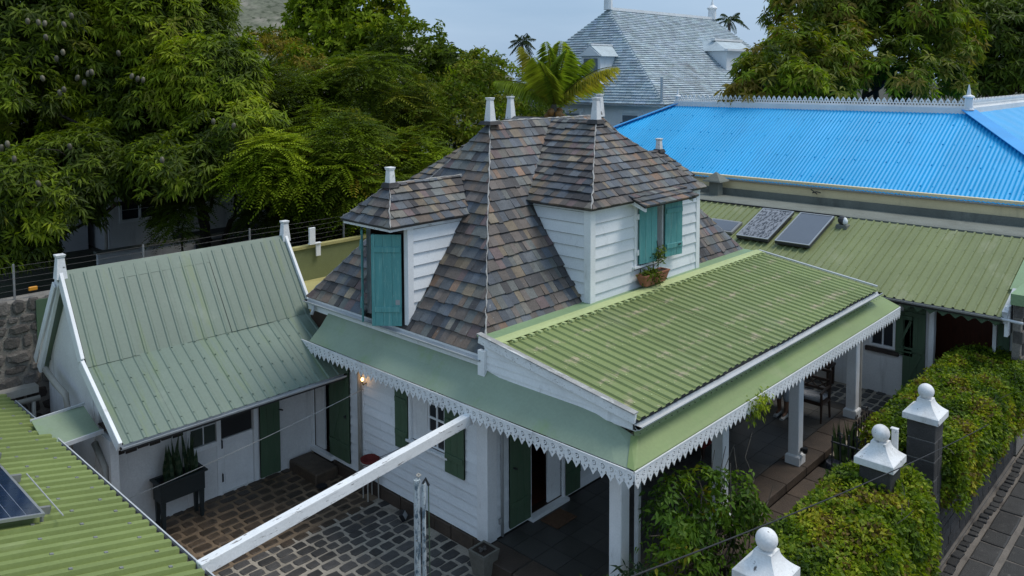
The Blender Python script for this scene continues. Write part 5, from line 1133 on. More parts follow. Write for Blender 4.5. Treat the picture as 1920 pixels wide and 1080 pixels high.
wire((.05, 3.3, 1.95), (.36, 5.5, .55), .03, .005, 'wire_dark', 'dark_cord', 'thin dark cord running under the timber beam along white siding', 'cord')
wire((-5.0, -2.3, 3.98), (10.4, -2.14, .62), .16, .007, 'wire_dark', 'power_cable', 'black power cable slung down past the gate pillars to the stone shed', 'cable', 30)
# wall lamp
wl = thing('wall_lamp', 'small lit warm bulb wall lamp beside the door at the downpipe', 'lamp', (.36, 5.94, 1.75))
build(MB().tube([(.43, 5.95, 1.72), (.36, 5.95, 1.70), (.35, 5.95, 1.76)], .012, 6), 'arm', 'brass', wl); build(MB().lathe([(.006, -.03), (.022, -.015), (.027, .008), (.016, .03), (.004, .038)], (.345, 5.95, 1.80), 12), 'bulb', 'lamp_glow', wl, smooth=True)
bl = bpy.data.lights.new('bulb_light', 'POINT'); bl.energy = .15; bl.color = (1, .55, .22); bl.shadow_soft_size = .03; blo = bpy.data.objects.new('bulb_light', bl); place(blo, (.29, 5.95, 1.80), wl)
# plant stand
stn = thing('plant_stand', 'pale rusty wire plant stand with red bowl against the siding', 'plant stand', (.27, 5.62, -.2))
for x, y in ((.17, 5.60), (.35, 5.54), (.36, 5.74), (.19, 5.76)): build(MB().tube([(x, y, -.205), (x, y, .42)], .011, 6), 'leg', 'pipe_beige', stn)
for z_, r in ((.16, .12), (.36, .13), (.46, .16)): build(MB().tube([(.27+r*math.cos(t*.5236), 5.66+r*math.sin(t*.5236), z_) for t in range(13)], .009, 5), 'ring', 'pipe_beige', stn)
build(MB().lathe([(.06, .0), (.14, .06), (.17, .14), (.155, .14), (.12, .06), (.02, .02)], (.27, 5.66, .37), 16), 'bowl', 'cushion_red', stn, smooth=True)
fl_ = thing('flood_lamp', 'small black flood lamp lying on the cobbles by the plinth', 'lamp', (.24, 4.68, -.2)); build(MB().obox((.24, 4.68, -.19), (.8, .6, 0), (-.3, .4, .86), Vector((.8, .6, 0)).cross(Vector((-.3, .4, .86))), (-.09, 0, -.035), (.09, .13, .035)), 'housing', 'plastic_black', fl_, bevel=.01); build(MB().obox((.24, 4.68, -.19), (.8, .6, 0), (-.3, .4, .86), Vector((.8, .6, 0)).cross(Vector((-.3, .4, .86))), (-.07, .02, .036), (.07, .11, .039)), 'lens', 'gutter_grey', fl_)
sp_ = thing('stone_planter', 'weathered square concrete pot with dry soil at the house corner', 'pot', (.13, 2.72, -.2))
mb = MB(); mb.frust((.12, 2.72), -.21, .14, .12, .165); build(mb, 'pot', 'concrete_pot', sp_, bevel=.008); rm = MB()
for a, b in (((-.045, 2.555, .1405), (.285, 2.585, .165)), ((-.045, 2.855, .1405), (.285, 2.885, .165)), ((-.045, 2.586, .1405), (-.015, 2.854, .165)), ((.255, 2.586, .1405), (.285, 2.854, .165))): rm.box(a, b)
build(rm, 'rim', 'concrete_pot', sp_); bx('soil', (-.014, 2.587, .141), (.254, 2.853, .15), 'soil', sp_)
for k in range(6): build(MB().lathe([(.01, 0), (.025, .012), (.02, .03), (.004, .035)], (.05+random.random()*.14, 2.64+random.random()*.16, .148), 7), 'pebble', 'rubble', sp_)
dm_ = tag(bx('doormat', (1.47, 2.44, .0), (1.95, 2.80, .018), 'mat_coir', None, .004), 'brown coir doormat in front of the open veranda door', 'doormat')
for k, (x, y) in enumerate(((-.1, 6.6),)): tag(build(MB().lathe([(.01, 0), (.09, .003), (.10, .018), (.08, .022), (.01, .016)], (x, y, -.19), 14), 'drain_cover', 'iron_black'), 'round dark drain cover on the brown cobbles by the step', 'drain cover')
# planter trough with snake plants
def blades(par, cx, cy, z, n, spx, spy, h, m='leaf_matte', name='leaf_blade', w_=.05):
    for k in range(n):
        x, y = cx+random.uniform(-spx, spx), cy+random.uniform(-spy, spy); hh = h*random.uniform(.55, 1.05); t = random.uniform(0, 6.28); lean = random.uniform(.02, .16)*hh; a = random.uniform(0, 3.14)
        dx, dy = math.cos(t)*lean, math.sin(t)*lean; sx, sy = math.cos(a), math.sin(a); mb = MB(); ww = w_*random.uniform(.8, 1.2); row = []
        for j in range(9):
            f = j/8; wj = ww*(.55+.6*math.sin(math.pi*min(1, f*1.15))*.9)*(1-f**5)*.6; tw = a+.5*f; px, py, pz = x+dx*f**1.5, y+dy*f**1.5, z+hh*f; c_, s_ = math.cos(tw), math.sin(tw)
            row.append(((px-c_*wj, py-s_*wj, pz), (px-s_*wj*.3, py+c_*wj*.3, pz), (px+c_*wj, py+s_*wj, pz)))
        for j in range(8):
            tt = random.choice(((.028, .055, .028), (.05, .085, .05), (.035, .065, .04))) if j % 2 else (.075, .105, .065)
            mb.add([row[j][0], row[j][1], row[j+1][1], row[j+1][0]], [(0, 1, 2, 3)], tt); mb.add([row[j][1], row[j][2], row[j+1][2], row[j+1][1]], [(0, 1, 2, 3)], tt)
        build(mb, name, m, par)
pt_ = thing('planter_trough', 'dark trough planter on legs against the annex wall', 'planter', (-2.27, 7.4, -.2))
tr = MB()
for a, b in (((-2.66, 7.26, .28), (-1.92, 7.29, .55)), ((-2.66, 7.51, .28), (-1.92, 7.54, .55)), ((-2.66, 7.291, .28), (-2.63, 7.509, .55)), ((-1.95, 7.291, .28), (-1.92, 7.509, .55)), ((-2.66, 7.26, .25), (-1.92, 7.54, .279))): tr.box(a, b)
build(tr, 'trough', 'planter_paint', pt_); rm = MB()
for a, b in (((-2.70, 7.22, .551), (-1.88, 7.275, .58)), ((-2.70, 7.525, .551), (-1.88, 7.58, .58)), ((-2.70, 7.276, .551), (-2.645, 7.524, .58)), ((-1.935, 7.276, .551), (-1.88, 7.524, .58))): rm.box(a, b)
build(rm, 'rim', 'planter_paint', pt_, bevel=.004); bx('soil', (-2.63, 7.29, .44), (-1.95, 7.51, .50), 'soil', pt_)
for x in (-2.61, -1.97):
    for y in (7.29, 7.50): build(MB().frust((x, y), -.21, .249, .025, .035), 'leg', 'planter_paint', pt_)
sn = thing('snake_plant', 'clump of tall mottled snake plants growing in the dark trough', 'plant', (-2.27, 7.4, .5), 'snake plant clumps'); blades(sn, -2.28, 7.40, .49, 26, .28, .07, .78)
sn2 = thing('snake_plant', 'tall snake plant clump beside the white columns near the veranda steps', 'plant', (7.3, .18, -.2), 'snake plant clumps'); blades(sn2, 7.25, .12, -.29, 30, .35, .14, 1.05, w_=.06)
ptb = thing('plant_pot', 'small dark glazed pot standing beside the snake plant clump', 'pot', (6.75, .22, -.3)); build(MB().lathe([(.09, 0), (.13, .12), (.14, .24), (.12, .25), (.11, .22), (.02, .2)], (6.72, .2, -.30), 16), 'pot', 'cloth_dark', ptb, smooth=True)
# window box under the dormer
wbx = thing('window_box', 'terracotta flower box hung below the dormer window', 'window box', (4.66, 2.83, 3.24))
mb = MB(); mb.frust((4.64, 2.80), 3.24, 3.43, .32, .40, .07, .105); build(mb, 'trough', 'terracotta', wbx, bevel=.012, seg=2); bx('soil', (4.27, 2.72, 3.431), (5.01, 2.88, 3.436), 'soil', wbx)
rm = MB(); 
for a, b in (((4.23, 2.69, 3.4305), (5.05, 2.715, 3.455)), ((4.23, 2.885, 3.4305), (5.05, 2.91, 3.455)), ((4.23, 2.7155, 3.4305), (4.255, 2.8845, 3.455)), ((5.025, 2.7155, 3.4305), (5.05, 2.8845, 3.455))): rm.box(a, b)
build(rm, 'rim', 'terracotta', wbx)
for x in (4.40, 4.82): build(MB().beam((x, 2.915, 3.40), (x, 2.925, 3.66), .02, .012), 'hanger', 'iron_black', wbx)

# ================================================================== veranda furniture and the seated person
bn_ = thing('wooden_settee', 'dark carved wooden settee with lattice back and pale cushion on the veranda', 'settee', (8.28, 1.75, 0))
for x, y in ((8.06, 1.0), (8.06, 2.5)): build(MB().tube([(x, y, 0), (x, y, .2), (x, y, .42), (x, y, .62)], [.018, .024, .03, .026], 8), 'leg', 'wood_dark', bn_)
for y in (1.0, 2.5): build(MB().tube([(8.50, y, 0), (8.46, y, .42), (8.54, y, .98)], [.022, .028, .024], 8), 'leg', 'wood_dark', bn_); build(MB().tube([(8.02, y, .62), (8.2, y, .65), (8.5, y, .66)], .026, 8), 'armrest', 'wood_dark', bn_)
bx('seat', (8.03, .98, .36), (8.50, 2.52, .42), 'wood_dark', bn_, .01); bx('cushion', (8.05, 1.02, .421), (8.44, 2.48, .51), 'cushion', bn_, .025)
for z_ in (.56, .76, .95): build(MB().beam((8.465+.14*(z_-.42), 1.0, z_), (8.465+.14*(z_-.42), 2.5, z_), .03, .05), 'rail', 'wood_dark', bn_)
for k in range(6):
    y0 = 1.02+k*.245
    for s in (0, 1): build(MB().beam((8.49 if s else 8.485, y0+(.24 if s else 0), .58), (8.515 if s else 8.51, y0+(0 if s else .24), .75), .014, .022), 'lattice_bar', 'wood_dark', bn_)
rs = thing('red_armchair', 'dark red upholstered armchair standing back on the veranda', 'armchair', (5.5, 2.2, 0))
bx('seat', (5.15, 1.9, .22), (5.85, 2.55, .46), 'cushion_red', rs, .04); bx('backrest', (5.15, 2.556, .22), (5.85, 2.74, .95), 'cushion_red', rs, .04)
for x in (5.02, 5.856): bx('armrest', (x, 1.92, .2), (x+.125, 2.7, .66), 'cushion_red', rs, .03)
for x in (5.08, 5.92):
    for y in (1.98, 2.64): build(MB().frust((x, y), 0, .2, .022, .03), 'leg', 'wood_dark', rs)
bnc = thing('side_bench', 'low dark wooden bench against the white wing wall', 'bench', (10.5, 2.2, -.1)); bx('seat', (10.35, 1.75, .32), (10.72, 2.75, .38), 'wood_dark', bnc, .008)
for x in (10.39, 10.68):
    for y in (1.8, 2.7): build(MB().frust((x, y), -.12, .319, .025, .03), 'leg', 'wood_dark', bnc)
crt = thing('wooden_crate', 'small orange-brown wooden crate on the bench by the wing wall', 'crate', (10.53, 1.95, .38))
for k in range(4): bx('slat', (10.4, 1.82, .385+k*.065), (10.42, 2.16, .385+k*.065+.055), 'wood_red', crt); bx('slat', (10.64, 1.82, .385+k*.065), (10.66, 2.16, .385+k*.065+.055), 'wood_red', crt)
bx('base', (10.42, 1.82, .383), (10.64, 2.16, .40), 'wood_red', crt)
for (x, y, z) in ((6.13, .565, .27), (8.86, .565, 1.95)):
    sp2 = thing('column_spotlight', 'small black spotlight fixed low on the middle veranda column' if z < 1 else 'small black spotlight fixed high on the end veranda column', 'spotlight', (x, y, z)); bx('bracket', (x-.02, y-.012, z-.03), (x+.02, y+.012, z+.03), 'iron_black', sp2)
    build(MB().lathe([(.03, 0), (.045, .02), (.055, .08), (.05, .1), (.02, .1)], (x, y-.065, z-.05), 12), 'housing', 'plastic_black', sp2)
def person():
    t = thing('person', 'seated person in pale trousers and white sneakers on the settee', 'person', (8.1, 1.7, 0))
    def skin(name, verts, edges, rad, m, par):
        me = bpy.data.meshes.new(name); c = Vector(verts[0]); bm = bmesh.new(); ly = bm.verts.layers.skin.verify()
        bv = [bm.verts.new(Vector(v)-c) for v in verts]
        for a, b in edges: bm.edges.new((bv[a], bv[b]))
        for k, (q, r) in enumerate(zip(bv, rad)): q[ly].radius = (r, r); q[ly].use_root = k == 0
        bm.to_mesh(me); bm.free(); me.materials.append(MAT[m])
        o = bpy.data.objects.new(name, me); place(o, c, par)
        k = o.modifiers.new('skin', 'SKIN'); k.use_smooth_shade = True; k = o.modifiers.new('sub', 'SUBSURF'); k.levels = 1; k.render_levels = 2; return o
    # pelvis root, facing -X
    V = [(8.30, 1.72, .60), (8.33, 1.72, .78), (8.36, 1.72, 1.0), (8.34, 1.72, 1.12), (8.31, 1.72, 1.20),
         (8.34, 1.90, 1.04), (8.36, 1.99, .80), (8.14, 1.93, .70), (8.34, 1.54, 1.04), (8.36, 1.45, .80), (8.14, 1.55, .70),
         (8.24, 1.81, .575), (7.88, 1.83, .56), (7.95, 1.83, .10), (8.24, 1.63, .575), (7.86, 1.64, .56), (7.88, 1.66, .10), (7.80, 1.83, .05), (7.73, 1.66, .05),
         (8.05, 1.90, .66), (8.05, 1.58, .66)]
    E_ = [(0, 1), (1, 2), (2, 3), (3, 4), (2, 5), (5, 6), (6, 7), (2, 8), (8, 9), (9, 10), (0, 11), (11, 12), (12, 13), (0, 14), (14, 15), (15, 16), (13, 17), (16, 18), (7, 19), (10, 20)]
    rad = [.13, .125, .13, .055, .05, .055, .045, .033, .055, .045, .033, .085, .06, .042, .085, .06, .042, .03, .03, .028, .028]
    body = skin('body', V, E_, rad, 'skin', t)
    tr = skin('trousers', [(8.30, 1.72, .61), (8.24, 1.81, .58), (7.87, 1.83, .565), (7.91, 1.83, .33), (8.24, 1.63, .58), (7.85, 1.64, .565), (7.87, 1.65, .33), (8.31, 1.72, .72)], [(0, 1), (1, 2), (2, 3), (0, 4), (4, 5), (5, 6), (0, 7)], [.15, .10, .082, .075, .10, .082, .075, .14], 'cloth_pale', t)
    skin('shirt', [(8.33, 1.72, .72), (8.34, 1.72, .88), (8.36, 1.72, 1.03), (8.34, 1.90, 1.04), (8.36, 1.98, .86), (8.34, 1.54, 1.04), (8.36, 1.46, .86)], [(0, 1), (1, 2), (2, 3), (3, 4), (2, 5), (5, 6)], [.145, .14, .14, .07, .06, .07, .06], 'cloth_dark', t)
    for fx_, fy_ in ((7.83, 1.83), (7.76, 1.66)):
        s = MB(); 
        for k, (dx, w2, h2) in enumerate(((.15, .035, .07), (.06, .042, .085), (-.03, .045, .055), (-.10, .035, .035))):
            s.v += [(fx_+dx, fy_-w2, .002), (fx_+dx, fy_+w2, .002), (fx_+dx, fy_+w2*.8, h2), (fx_+dx, fy_-w2*.8, h2)]
        for k in range(3):
            for i in range(4): s.f.append((k*4+i, k*4+(i+1) % 4, k*4+4+(i+1) % 4, k*4+4+i)); s.t.append(None)
        s.f += [(0, 1, 2, 3), (15, 14, 13, 12)]; s.t += [None, None]; sh = build(s, 'shoe', 'shoe_white', t, smooth=True, bevel=.008)
    hd = MB(); hd.lathe([(.02, -.115), (.05, -.105), (.068, -.07), (.078, -.01), (.08, .04), (.07, .085), (.04, .112), (.01, .118)], (8.30, 1.72, 1.33), 18, sx=1.15); build(hd, 'head', 'skin', body, smooth=True)
    fc = MB(); fc.add([(8.20, 1.72, 1.345), (8.185, 1.705, 1.31), (8.172, 1.72, 1.305), (8.185, 1.735, 1.31), (8.21, 1.72, 1.30)], [(0, 1, 2), (0, 2, 3), (1, 4, 2), (2, 4, 3)]); build(fc, 'nose', 'skin', body)
    for y in (1.69, 1.75): build(MB().lathe([(.003, -.008), (.011, 0), (.003, .008)], (8.222, y, 1.345), 8), 'eye', 'plastic_black', body)
    build(MB().box((8.207, 1.695, 1.268), (8.216, 1.745, 1.278)), 'mouth', 'cushion_red', body)
    for y in (1.635, 1.805): build(MB().lathe([(.006, -.03), (.018, -.01), (.02, .015), (.008, .03)], (8.31, y, 1.33), 8), 'ear', 'skin', body, smooth=True)
    build(MB().lathe([(.06, -.04), (.088, .0), (.092, .05), (.078, .098), (.045, .124), (.01, .13)], (8.318, 1.72, 1.335), 16, sx=1.1), 'hair', 'hair', body, smooth=True)
    for hx_, hy_ in ((8.03, 1.90), (8.03, 1.58)):
        h = MB(); h.obox((hx_, hy_, .655), (-1, 0, 0), (0, 1, 0), (0, 0, 1), (-.03, -.036, -.012), (.055, .036, .014))
        for k, L in enumerate((.062, .074, .07, .055)):
            y = hy_-.027+k*.018; h.tube([(hx_-.05, y, .657), (hx_-.05-L*.55, y, .655), (hx_-.05-L, y, .638)], [.009, .0085, .007], 6)
        sg = 1 if hy_ < 1.72 else -1; h.tube([(hx_-.0, hy_+sg*.03, .655), (hx_-.03, hy_+sg*.055, .65), (hx_-.06, hy_+sg*.058, .645)], [.011, .010, .008], 6)
        build(h, 'hand', 'skin', body, smooth=True, bevel=.004)
person()
# ================================================================== foliage
def unit(a): return a/np.maximum(np.linalg.norm(a, axis=-1, keepdims=True), 1e-9)
def leaves(base, d, side, L, Wd, fold=.25, droop=0.0):
    """diamond leaves folded on the midrib; returns V,F"""
    n = len(base); up = unit(np.cross(side, d)); L = L[:, None]; Wd = Wd[:, None]
    tip = base+d*L+np.array([0, 0, -1.0])*(droop*L); mid = base+d*L*.45
    V = np.stack([base, mid+side*Wd*.5+up*Wd*fold, tip, mid-side*Wd*.5+up*Wd*fold], 1).reshape(-1, 3)
    i = np.arange(n)[:, None]*4
    F = np.concatenate([i+np.array([[0, 1, 2]]), i+np.array([[0, 2, 3]])], 1).reshape(-1, 3)
    return V, F
def rosettes(pos, axis, k, L, Wd, spread, droop, tint, lr=.25):
    """clusters of k leaves radiating round an axis"""
    n = len(pos); ax = unit(axis); ref = np.where(np.abs(ax[:, 2:3]) < .9, np.array([[0, 0, 1.0]]), np.array([[1.0, 0, 0]])); a = unit(np.cross(ax, ref)); b = np.cross(ax, a)
    ph = rng.uniform(0, 6.28, (n, 1))+np.arange(k)[None, :]*2.399+rng.uniform(-.3, .3, (n, k))
    el = rng.uniform(*spread, (n, k)); ce, se = np.cos(el)[..., None], np.sin(el)[..., None]
    rad = a[:, None]*np.cos(ph)[..., None]+b[:, None]*np.sin(ph)[..., None]
    d = rad*ce+ax[:, None]*se; d[..., 2] -= droop*rng.uniform(.4, 1.3, (n, k)); d = unit(d)
    side = unit(np.cross(d, ax[:, None]+rng.normal(0, .35, (n, k, 3)))); p = pos[:, None]+d*.03+rng.normal(0, .03, (n, k, 3))
    ll = L*rng.uniform(1-lr, 1+lr, (n, k)); V, F = leaves(p.reshape(-1, 3), d.reshape(-1, 3), side.reshape(-1, 3), ll.ravel(), (Wd*ll/L).ravel(), .18, .18)
    t = np.repeat(np.repeat(tint, k, 0)*rng.uniform(.8, 1.2, (n*k, 1)), 2, 0); return V, F, t
def fronds(pos, axis, k, FL, pairs, LL, LW, spread, droop, tint):
    """clusters of k pinnate fronds with paired leaflets"""
    n = len(pos); ax = unit(axis); ref = np.where(np.abs(ax[:, 2:3]) < .9, np.array([[0, 0, 1.0]]), np.array([[1.0, 0, 0]])); a = unit(np.cross(ax, ref)); b = np.cross(ax, a)
    ph = rng.uniform(0, 6.28, (n, 1))+np.arange(k)[None, :]*2.399; el = rng.uniform(*spread, (n, k))
    rad = a[:, None]*np.cos(ph)[..., None]+b[:, None]*np.sin(ph)[..., None]; d = unit(rad*np.cos(el)[..., None]+ax[:, None]*np.sin(el)[..., None]).reshape(-1, 3)
    p0 = np.repeat(pos, k, 0); fl = FL*rng.uniform(.7, 1.2, (n*k, 1)); s = np.linspace(.12, 1, pairs)
    side = unit(np.cross(d, np.array([0, 0, 1.0])+rng.normal(0, .15, d.shape)))
    P = p0[:, None]+d[:, None]*fl[:, None]*s[None, :, None]; P[..., 2] -= (droop*fl*s[None, :]**2)
    lt = LL*(1-np.abs(s-.45)**2*1.6)
    out_b = []; out_d = []; out_s = []; out_l = []
    for sg in (-1, 1):
        dd = unit(side[:, None]*sg*1.0+d[:, None]*.55+rng.normal(0, .08, P.shape)); dd[..., 2] -= .15
        out_b.append(P.reshape(-1, 3)); out_d.append(unit(dd).reshape(-1, 3)); out_s.append(unit(np.cross(dd, np.array([0, 0, 1.0])+rng.normal(0, .1, P.shape))).reshape(-1, 3)); out_l.append(np.broadcast_to(lt[None], P.shape[:2]).ravel())
    B_ = np.concatenate(out_b); D_ = np.concatenate(out_d); S_ = np.concatenate(out_s); L2 = np.concatenate(out_l)*rng.uniform(.85, 1.15, len(B_))
    V, F = leaves(B_, D_, S_, L2, np.full(len(B_), LW), .1, .1)
    tt = np.repeat(np.repeat(tint, k, 0), pairs, 0); tt = np.concatenate([tt, tt]); return V, F, np.repeat(tt*rng.uniform(.85, 1.15, (len(tt), 1)), 2, 0)
def lobe_points(lobes, dens, inner=.25, low=-.55, gap=.35, gs=1.2):
    """points on bumpy ellipsoid shells; lobes: (x,y,z,rx,ry,rz)"""
    P_, N_, Wt = [], [], []
    for (x, y, z, rx, ry, rz_) in lobes:
        n = int(dens*4*math.pi*((rx*ry+ry*rz_+rx*rz_)/3)); d = unit(rng.normal(0, 1, (n, 3))); d = d[d[:, 2] > low]
        r = np.where(rng.random(len(d)) < inner, rng.uniform(.45, .85, len(d)), rng.uniform(.86, 1.05, len(d)))
        b = np.array([noise.noise((v[0]*2.3+x, v[1]*2.3+y, v[2]*2.3+z)) for v in d]); r = r*(1+.22*b)
        p = np.array([x, y, z])+d*r[:, None]*np.array([rx, ry, rz_]); keep = np.array([noise.noise((v[0]*gs, v[1]*gs, v[2]*gs)) for v in p]) > -gap
        nn = unit(d/np.array([rx, ry, rz_])); P_.append(p[keep]); N_.append(nn[keep])
    return np.concatenate(P_), np.concatenate(N_)
def tint_mix(p, cols, w_, scale=.9, jitter=.12):
    cols = np.array(cols); n = len(p); f = np.array([noise.noise((v[0]*scale, v[1]*scale, v[2]*scale+3)) for v in p])*.8+.5+rng.normal(0, .13, n)
    idx = np.searchsorted(np.cumsum(w_)/sum(w_), np.clip(f, 0, .999)); return cols[np.clip(idx, 0, len(cols)-1)]*rng.uniform(1-jitter, 1+jitter, (n, 1))
def limb(mb, p, q, r0, r1, wob=.12, n=6):
    p, q = v3(p), v3(q); L = (q-p).length; pts = []
    for i in range(n+1):
        t = i/n; o = Vector((random.uniform(-1, 1), random.uniform(-1, 1), random.uniform(-.5, .5)))*wob*L*.25*math.sin(math.pi*t); pts.append(p.lerp(q, t)+o+Vector((0, 0, .10*L*math.sin(math.pi*t))))
    mb.tube(pts, [r0+(r1-r0)*i/n for i in range(n+1)], 7); return pts
def tree(name, label, base, fork, lobes, r0, bark='bark', group=None, bare=0):
    t = thing(name, label, 'tree', base, group); mb = MB(); limb(mb, base, fork, r0, r0*.75, .1)
    for (x, y, z, rx, ry, rz_) in lobes:
        pts = limb(mb, fork, (x, y, z-rz_*.2), r0*.5, r0*.15, .35)
        for k in range(3+bare): 
            d = Vector((random.uniform(-1, 1)*rx, random.uniform(-1, 1)*ry, random.uniform(-.3, .8)*rz_))*.85; limb(mb, pts[-2], Vector((x, y, z))+d, r0*.16, r0*.04, .4, 4)
    build(mb, 'trunk', bark, t, smooth=True); return t
def crown(t, V, F, tt, m='leaf', name='crown'): 
    fastmesh(name, V-np.array(WL[t.name]), F, tt, m, t, WL[t.name])
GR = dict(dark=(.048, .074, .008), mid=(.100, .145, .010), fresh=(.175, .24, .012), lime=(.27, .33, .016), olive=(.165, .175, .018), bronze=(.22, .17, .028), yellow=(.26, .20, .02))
def C(*k): return [GR[x] for x in k]
def pxp(u, v, d):                       # a point at depth d on the line of sight, for laying trees out round the plot
    return np.array(CAM_P+(AX_F+AX_R*((u-960)/FPX)-AX_U*((v-PPY)/FPX))*d)
def lob(u, v, d, r, fy=1.0, fz=.85): p = pxp(u, v, d); R_ = r/FPX*d; return (p[0], p[1], p[2], R_, R_*fy, R_*fz)

def mango(name, label, base, fork, lobes, r0, dens, cols, wts, L=.21, W_l=.05, k=14, group='mango trees', low=-.45, gap=.32, bare=0):
    t = tree(name, label, base, fork, lobes, r0, 'bark', group, bare); p, n = lobe_points(lobes, dens, .30, low, gap, .95)
    ax = n*.75+np.array([0, 0, .55])+rng.normal(0, .15, n.shape); tt = tint_mix(p, cols, wts, .55)
    V, F, c = rosettes(p, ax, k, L, W_l, (-.25, .75), .55, tt); crown(t, V, F, c); return t, p, n
m1, mp, mn = mango('mango_tree', 'huge dark mango tree hung with pale fruit behind the annex', (2.25, 15.6, 1.9), (2.2, 15.8, 3.7),
    [lob(60, 60, 22, 175), lob(300, 70, 23, 130), lob(195, 150, 24, 190), lob(430, 250, 21, 95), lob(395, 150, 21.5, 100), lob(60, 380, 19.0, 120, 1, .8), lob(150, 330, 20, 110), lob(330, 320, 20.0, 95, 1, .8), lob(250, 260, 23, 120), lob(-60, 230, 22, 170), lob(180, -60, 23, 190), lob(350, 5, 24, 85), lob(300, 190, 21.5, 80), lob(20, 170, 20.5, 95), lob(30, 470, 18.5, 70)],
    .16, 52, C('dark', 'mid', 'dark', 'fresh', 'olive', 'lime'), (.2, .26, .12, .24, .06, .12))
# second stem and hanging mangoes
mb = MB(); limb(mb, (2.5, 15.5, 1.9), (3.4, 16.0, 4.2), .10, .04, .5, 8); limb(mb, (2.3, 15.5, 2.6), (1.7, 15.6, 4.6), .08, .03, .5, 8); limb(mb, (2.2, 15.6, 3.0), (2.9, 15.3, 4.4), .06, .02, .5, 7); build(mb, 'limb', 'bark', m1, smooth=True)
fm = MB().lathe([(.006, .075), (.03, .068), (.052, .03), (.055, -.01), (.04, -.055), (.015, -.078)], (0, 0, 0), 10); fme = raw_mesh('mango_fruit', fm.v, fm.f); fme.materials.append(MAT['mango_fruit']); fme.polygons.foreach_set('use_smooth', [True]*len(fme.polygons))
for (u, v, d) in ((52, 40, 18.6), (72, 42, 18.6), (84, 44, 18.7), (120, 46, 18.9), (134, 30, 18.8), (86, 70, 18.7), (106, 110, 18.8), (118, 98, 18.8), (80, 147, 18.6), (112, 174, 18.6), (120, 168, 18.6), (145, 146, 18.9), (158, 155, 19), (165, 138, 19), (172, 135, 19), (222, 100, 19.2), (247, 143, 19.3), (258, 148, 19.3), (268, 150, 19.4), (27, 298, 17.6), (131, 275, 17.9), (3, 277, 17.5), (14, 270, 17.5), (72, 344, 17.4), (438, 236, 19.3), (400, 228, 19.3), (304, 300, 18.2)):
    p = pxp(u, v, d-.4); inst('mango_fruit', fme, p, m1, (random.uniform(-.3, .3), random.uniform(-.3, .3), 0), (.9, .9, 1.0))
# feathery trees in the middle
def feather(name, label, base, fork, lobes, r0, dens, cols, wts, FL=.55, LL=.15, LW=.045, k=5, pairs=9, group='feathery leaved trees', up=.5):
    t = tree(name, label, base, fork, lobes, r0, 'bark', group); p, n = lobe_points(lobes, dens, .3, -.5, .24, .8); tt = tint_mix(p, cols, wts, .6, .3)
    V, F, c = fronds(p, n*.6+np.array([0, 0, up]), k, FL, pairs, LL, LW, (-.1, .5), .2, tt); crown(t, V, F, c, 'leaf_matte'); return t
feather('jacaranda_tree', 'dark feathery leaved tree rising beside the mango', (6.5, 15.5, 1.9), (7, 16, 4.0), [lob(540, 200, 25, 95), lob(620, 290, 23, 100), lob(690, 190, 26, 110), lob(560, 330, 22, 90), lob(700, 330, 23, 85), lob(480, 180, 26, 70), lob(770, 250, 26, 80), lob(620, 380, 22, 70)], .14, 12, C('dark', 'mid', 'dark', 'olive', 'fresh'), (.3, .3, .15, .15, .1), FL=.72, LL=.17)
feather('jacaranda_tree', 'bright yellow-green feathery young tree leaning over the annex ridge', (4.3, 14.0, 1.9), (4.4, 14.2, 3.4), [lob(515, 300, 19.5, 55), lob(530, 340, 19.2, 45), lob(470, 330, 19.5, 40)], .06, 18, C('mid', 'fresh', 'fresh', 'lime'), (.2, .35, .25, .2), FL=.6, LL=.13)
feather('jacaranda_tree', 'feathery tree dotted with yellow pods above the left dormer', (7.5, 13.2, 1.9), (7.6, 13.4, 3.6), [lob(650, 270, 20.5, 60), lob(600, 350, 20, 60), lob(690, 380, 20, 60), lob(780, 300, 22, 60), lob(740, 370, 21, 50), lob(640, 330, 19.8, 50)], .07, 13, C('dark', 'mid', 'fresh', 'olive', 'yellow'), (.25, .32, .26, .13, .04), FL=.7, LL=.15)
feather('small_jacaranda', 'slim drooping feathery sapling in front of the rendered house', (1.4, 15.2, 1.9), (1.42, 15.2, 3.0), [lob(335, 420, 20.3, 38, 1, 1.5), lob(345, 375, 20.4, 45)], .035, 26, C('dark', 'mid', 'dark'), (.5, .3, .2), FL=.5, LL=.09)
feather('small_jacaranda', 'dim feathery sapling hanging over the annex finial', (4.9, 15.2, 1.9), (4.9, 15.2, 3.0), [lob(495, 410, 20.5, 38, 1, 1.3), lob(560, 420, 21, 45)], .035, 24, C('dark', 'mid', 'dark'), (.5, .3, .2), FL=.5, LL=.09)
# broadleaf trees further back
def broad(name, label, base, fork, lobes, r0, dens, cols, wts, L=.16, W_l=.075, k=9, group='broadleaf trees behind the house', m='leaf_matte', gap=.3, inner=.3):
    t = tree(name, label, base, fork, lobes, r0, 'bark', group); p, n = lobe_points(lobes, dens, inner, -.5, gap, .7); tt = tint_mix(p, cols, wts, .45)
    V, F, c = rosettes(p, n*.6+np.array([0, 0, .4])+rng.normal(0, .4, n.shape), k, L, W_l, (-.4, 1.0), .2, tt); crown(t, V, F, c, m); return t
broad('leafy_tree', 'tall bright green tree topping the skyline behind the others', (15.5, 29, 2), (15.5, 29, 6), [lob(645, 60, 40, 105), lob(600, 95, 39, 75), lob(700, 110, 39, 65), lob(650, -20, 41, 100), lob(600, 30, 41, 62), lob(710, 20, 41, 55)], .3, 9, C('mid', 'fresh', 'fresh', 'lime', 'olive'), (.25, .3, .2, .15, .1), L=.30, W_l=.15)
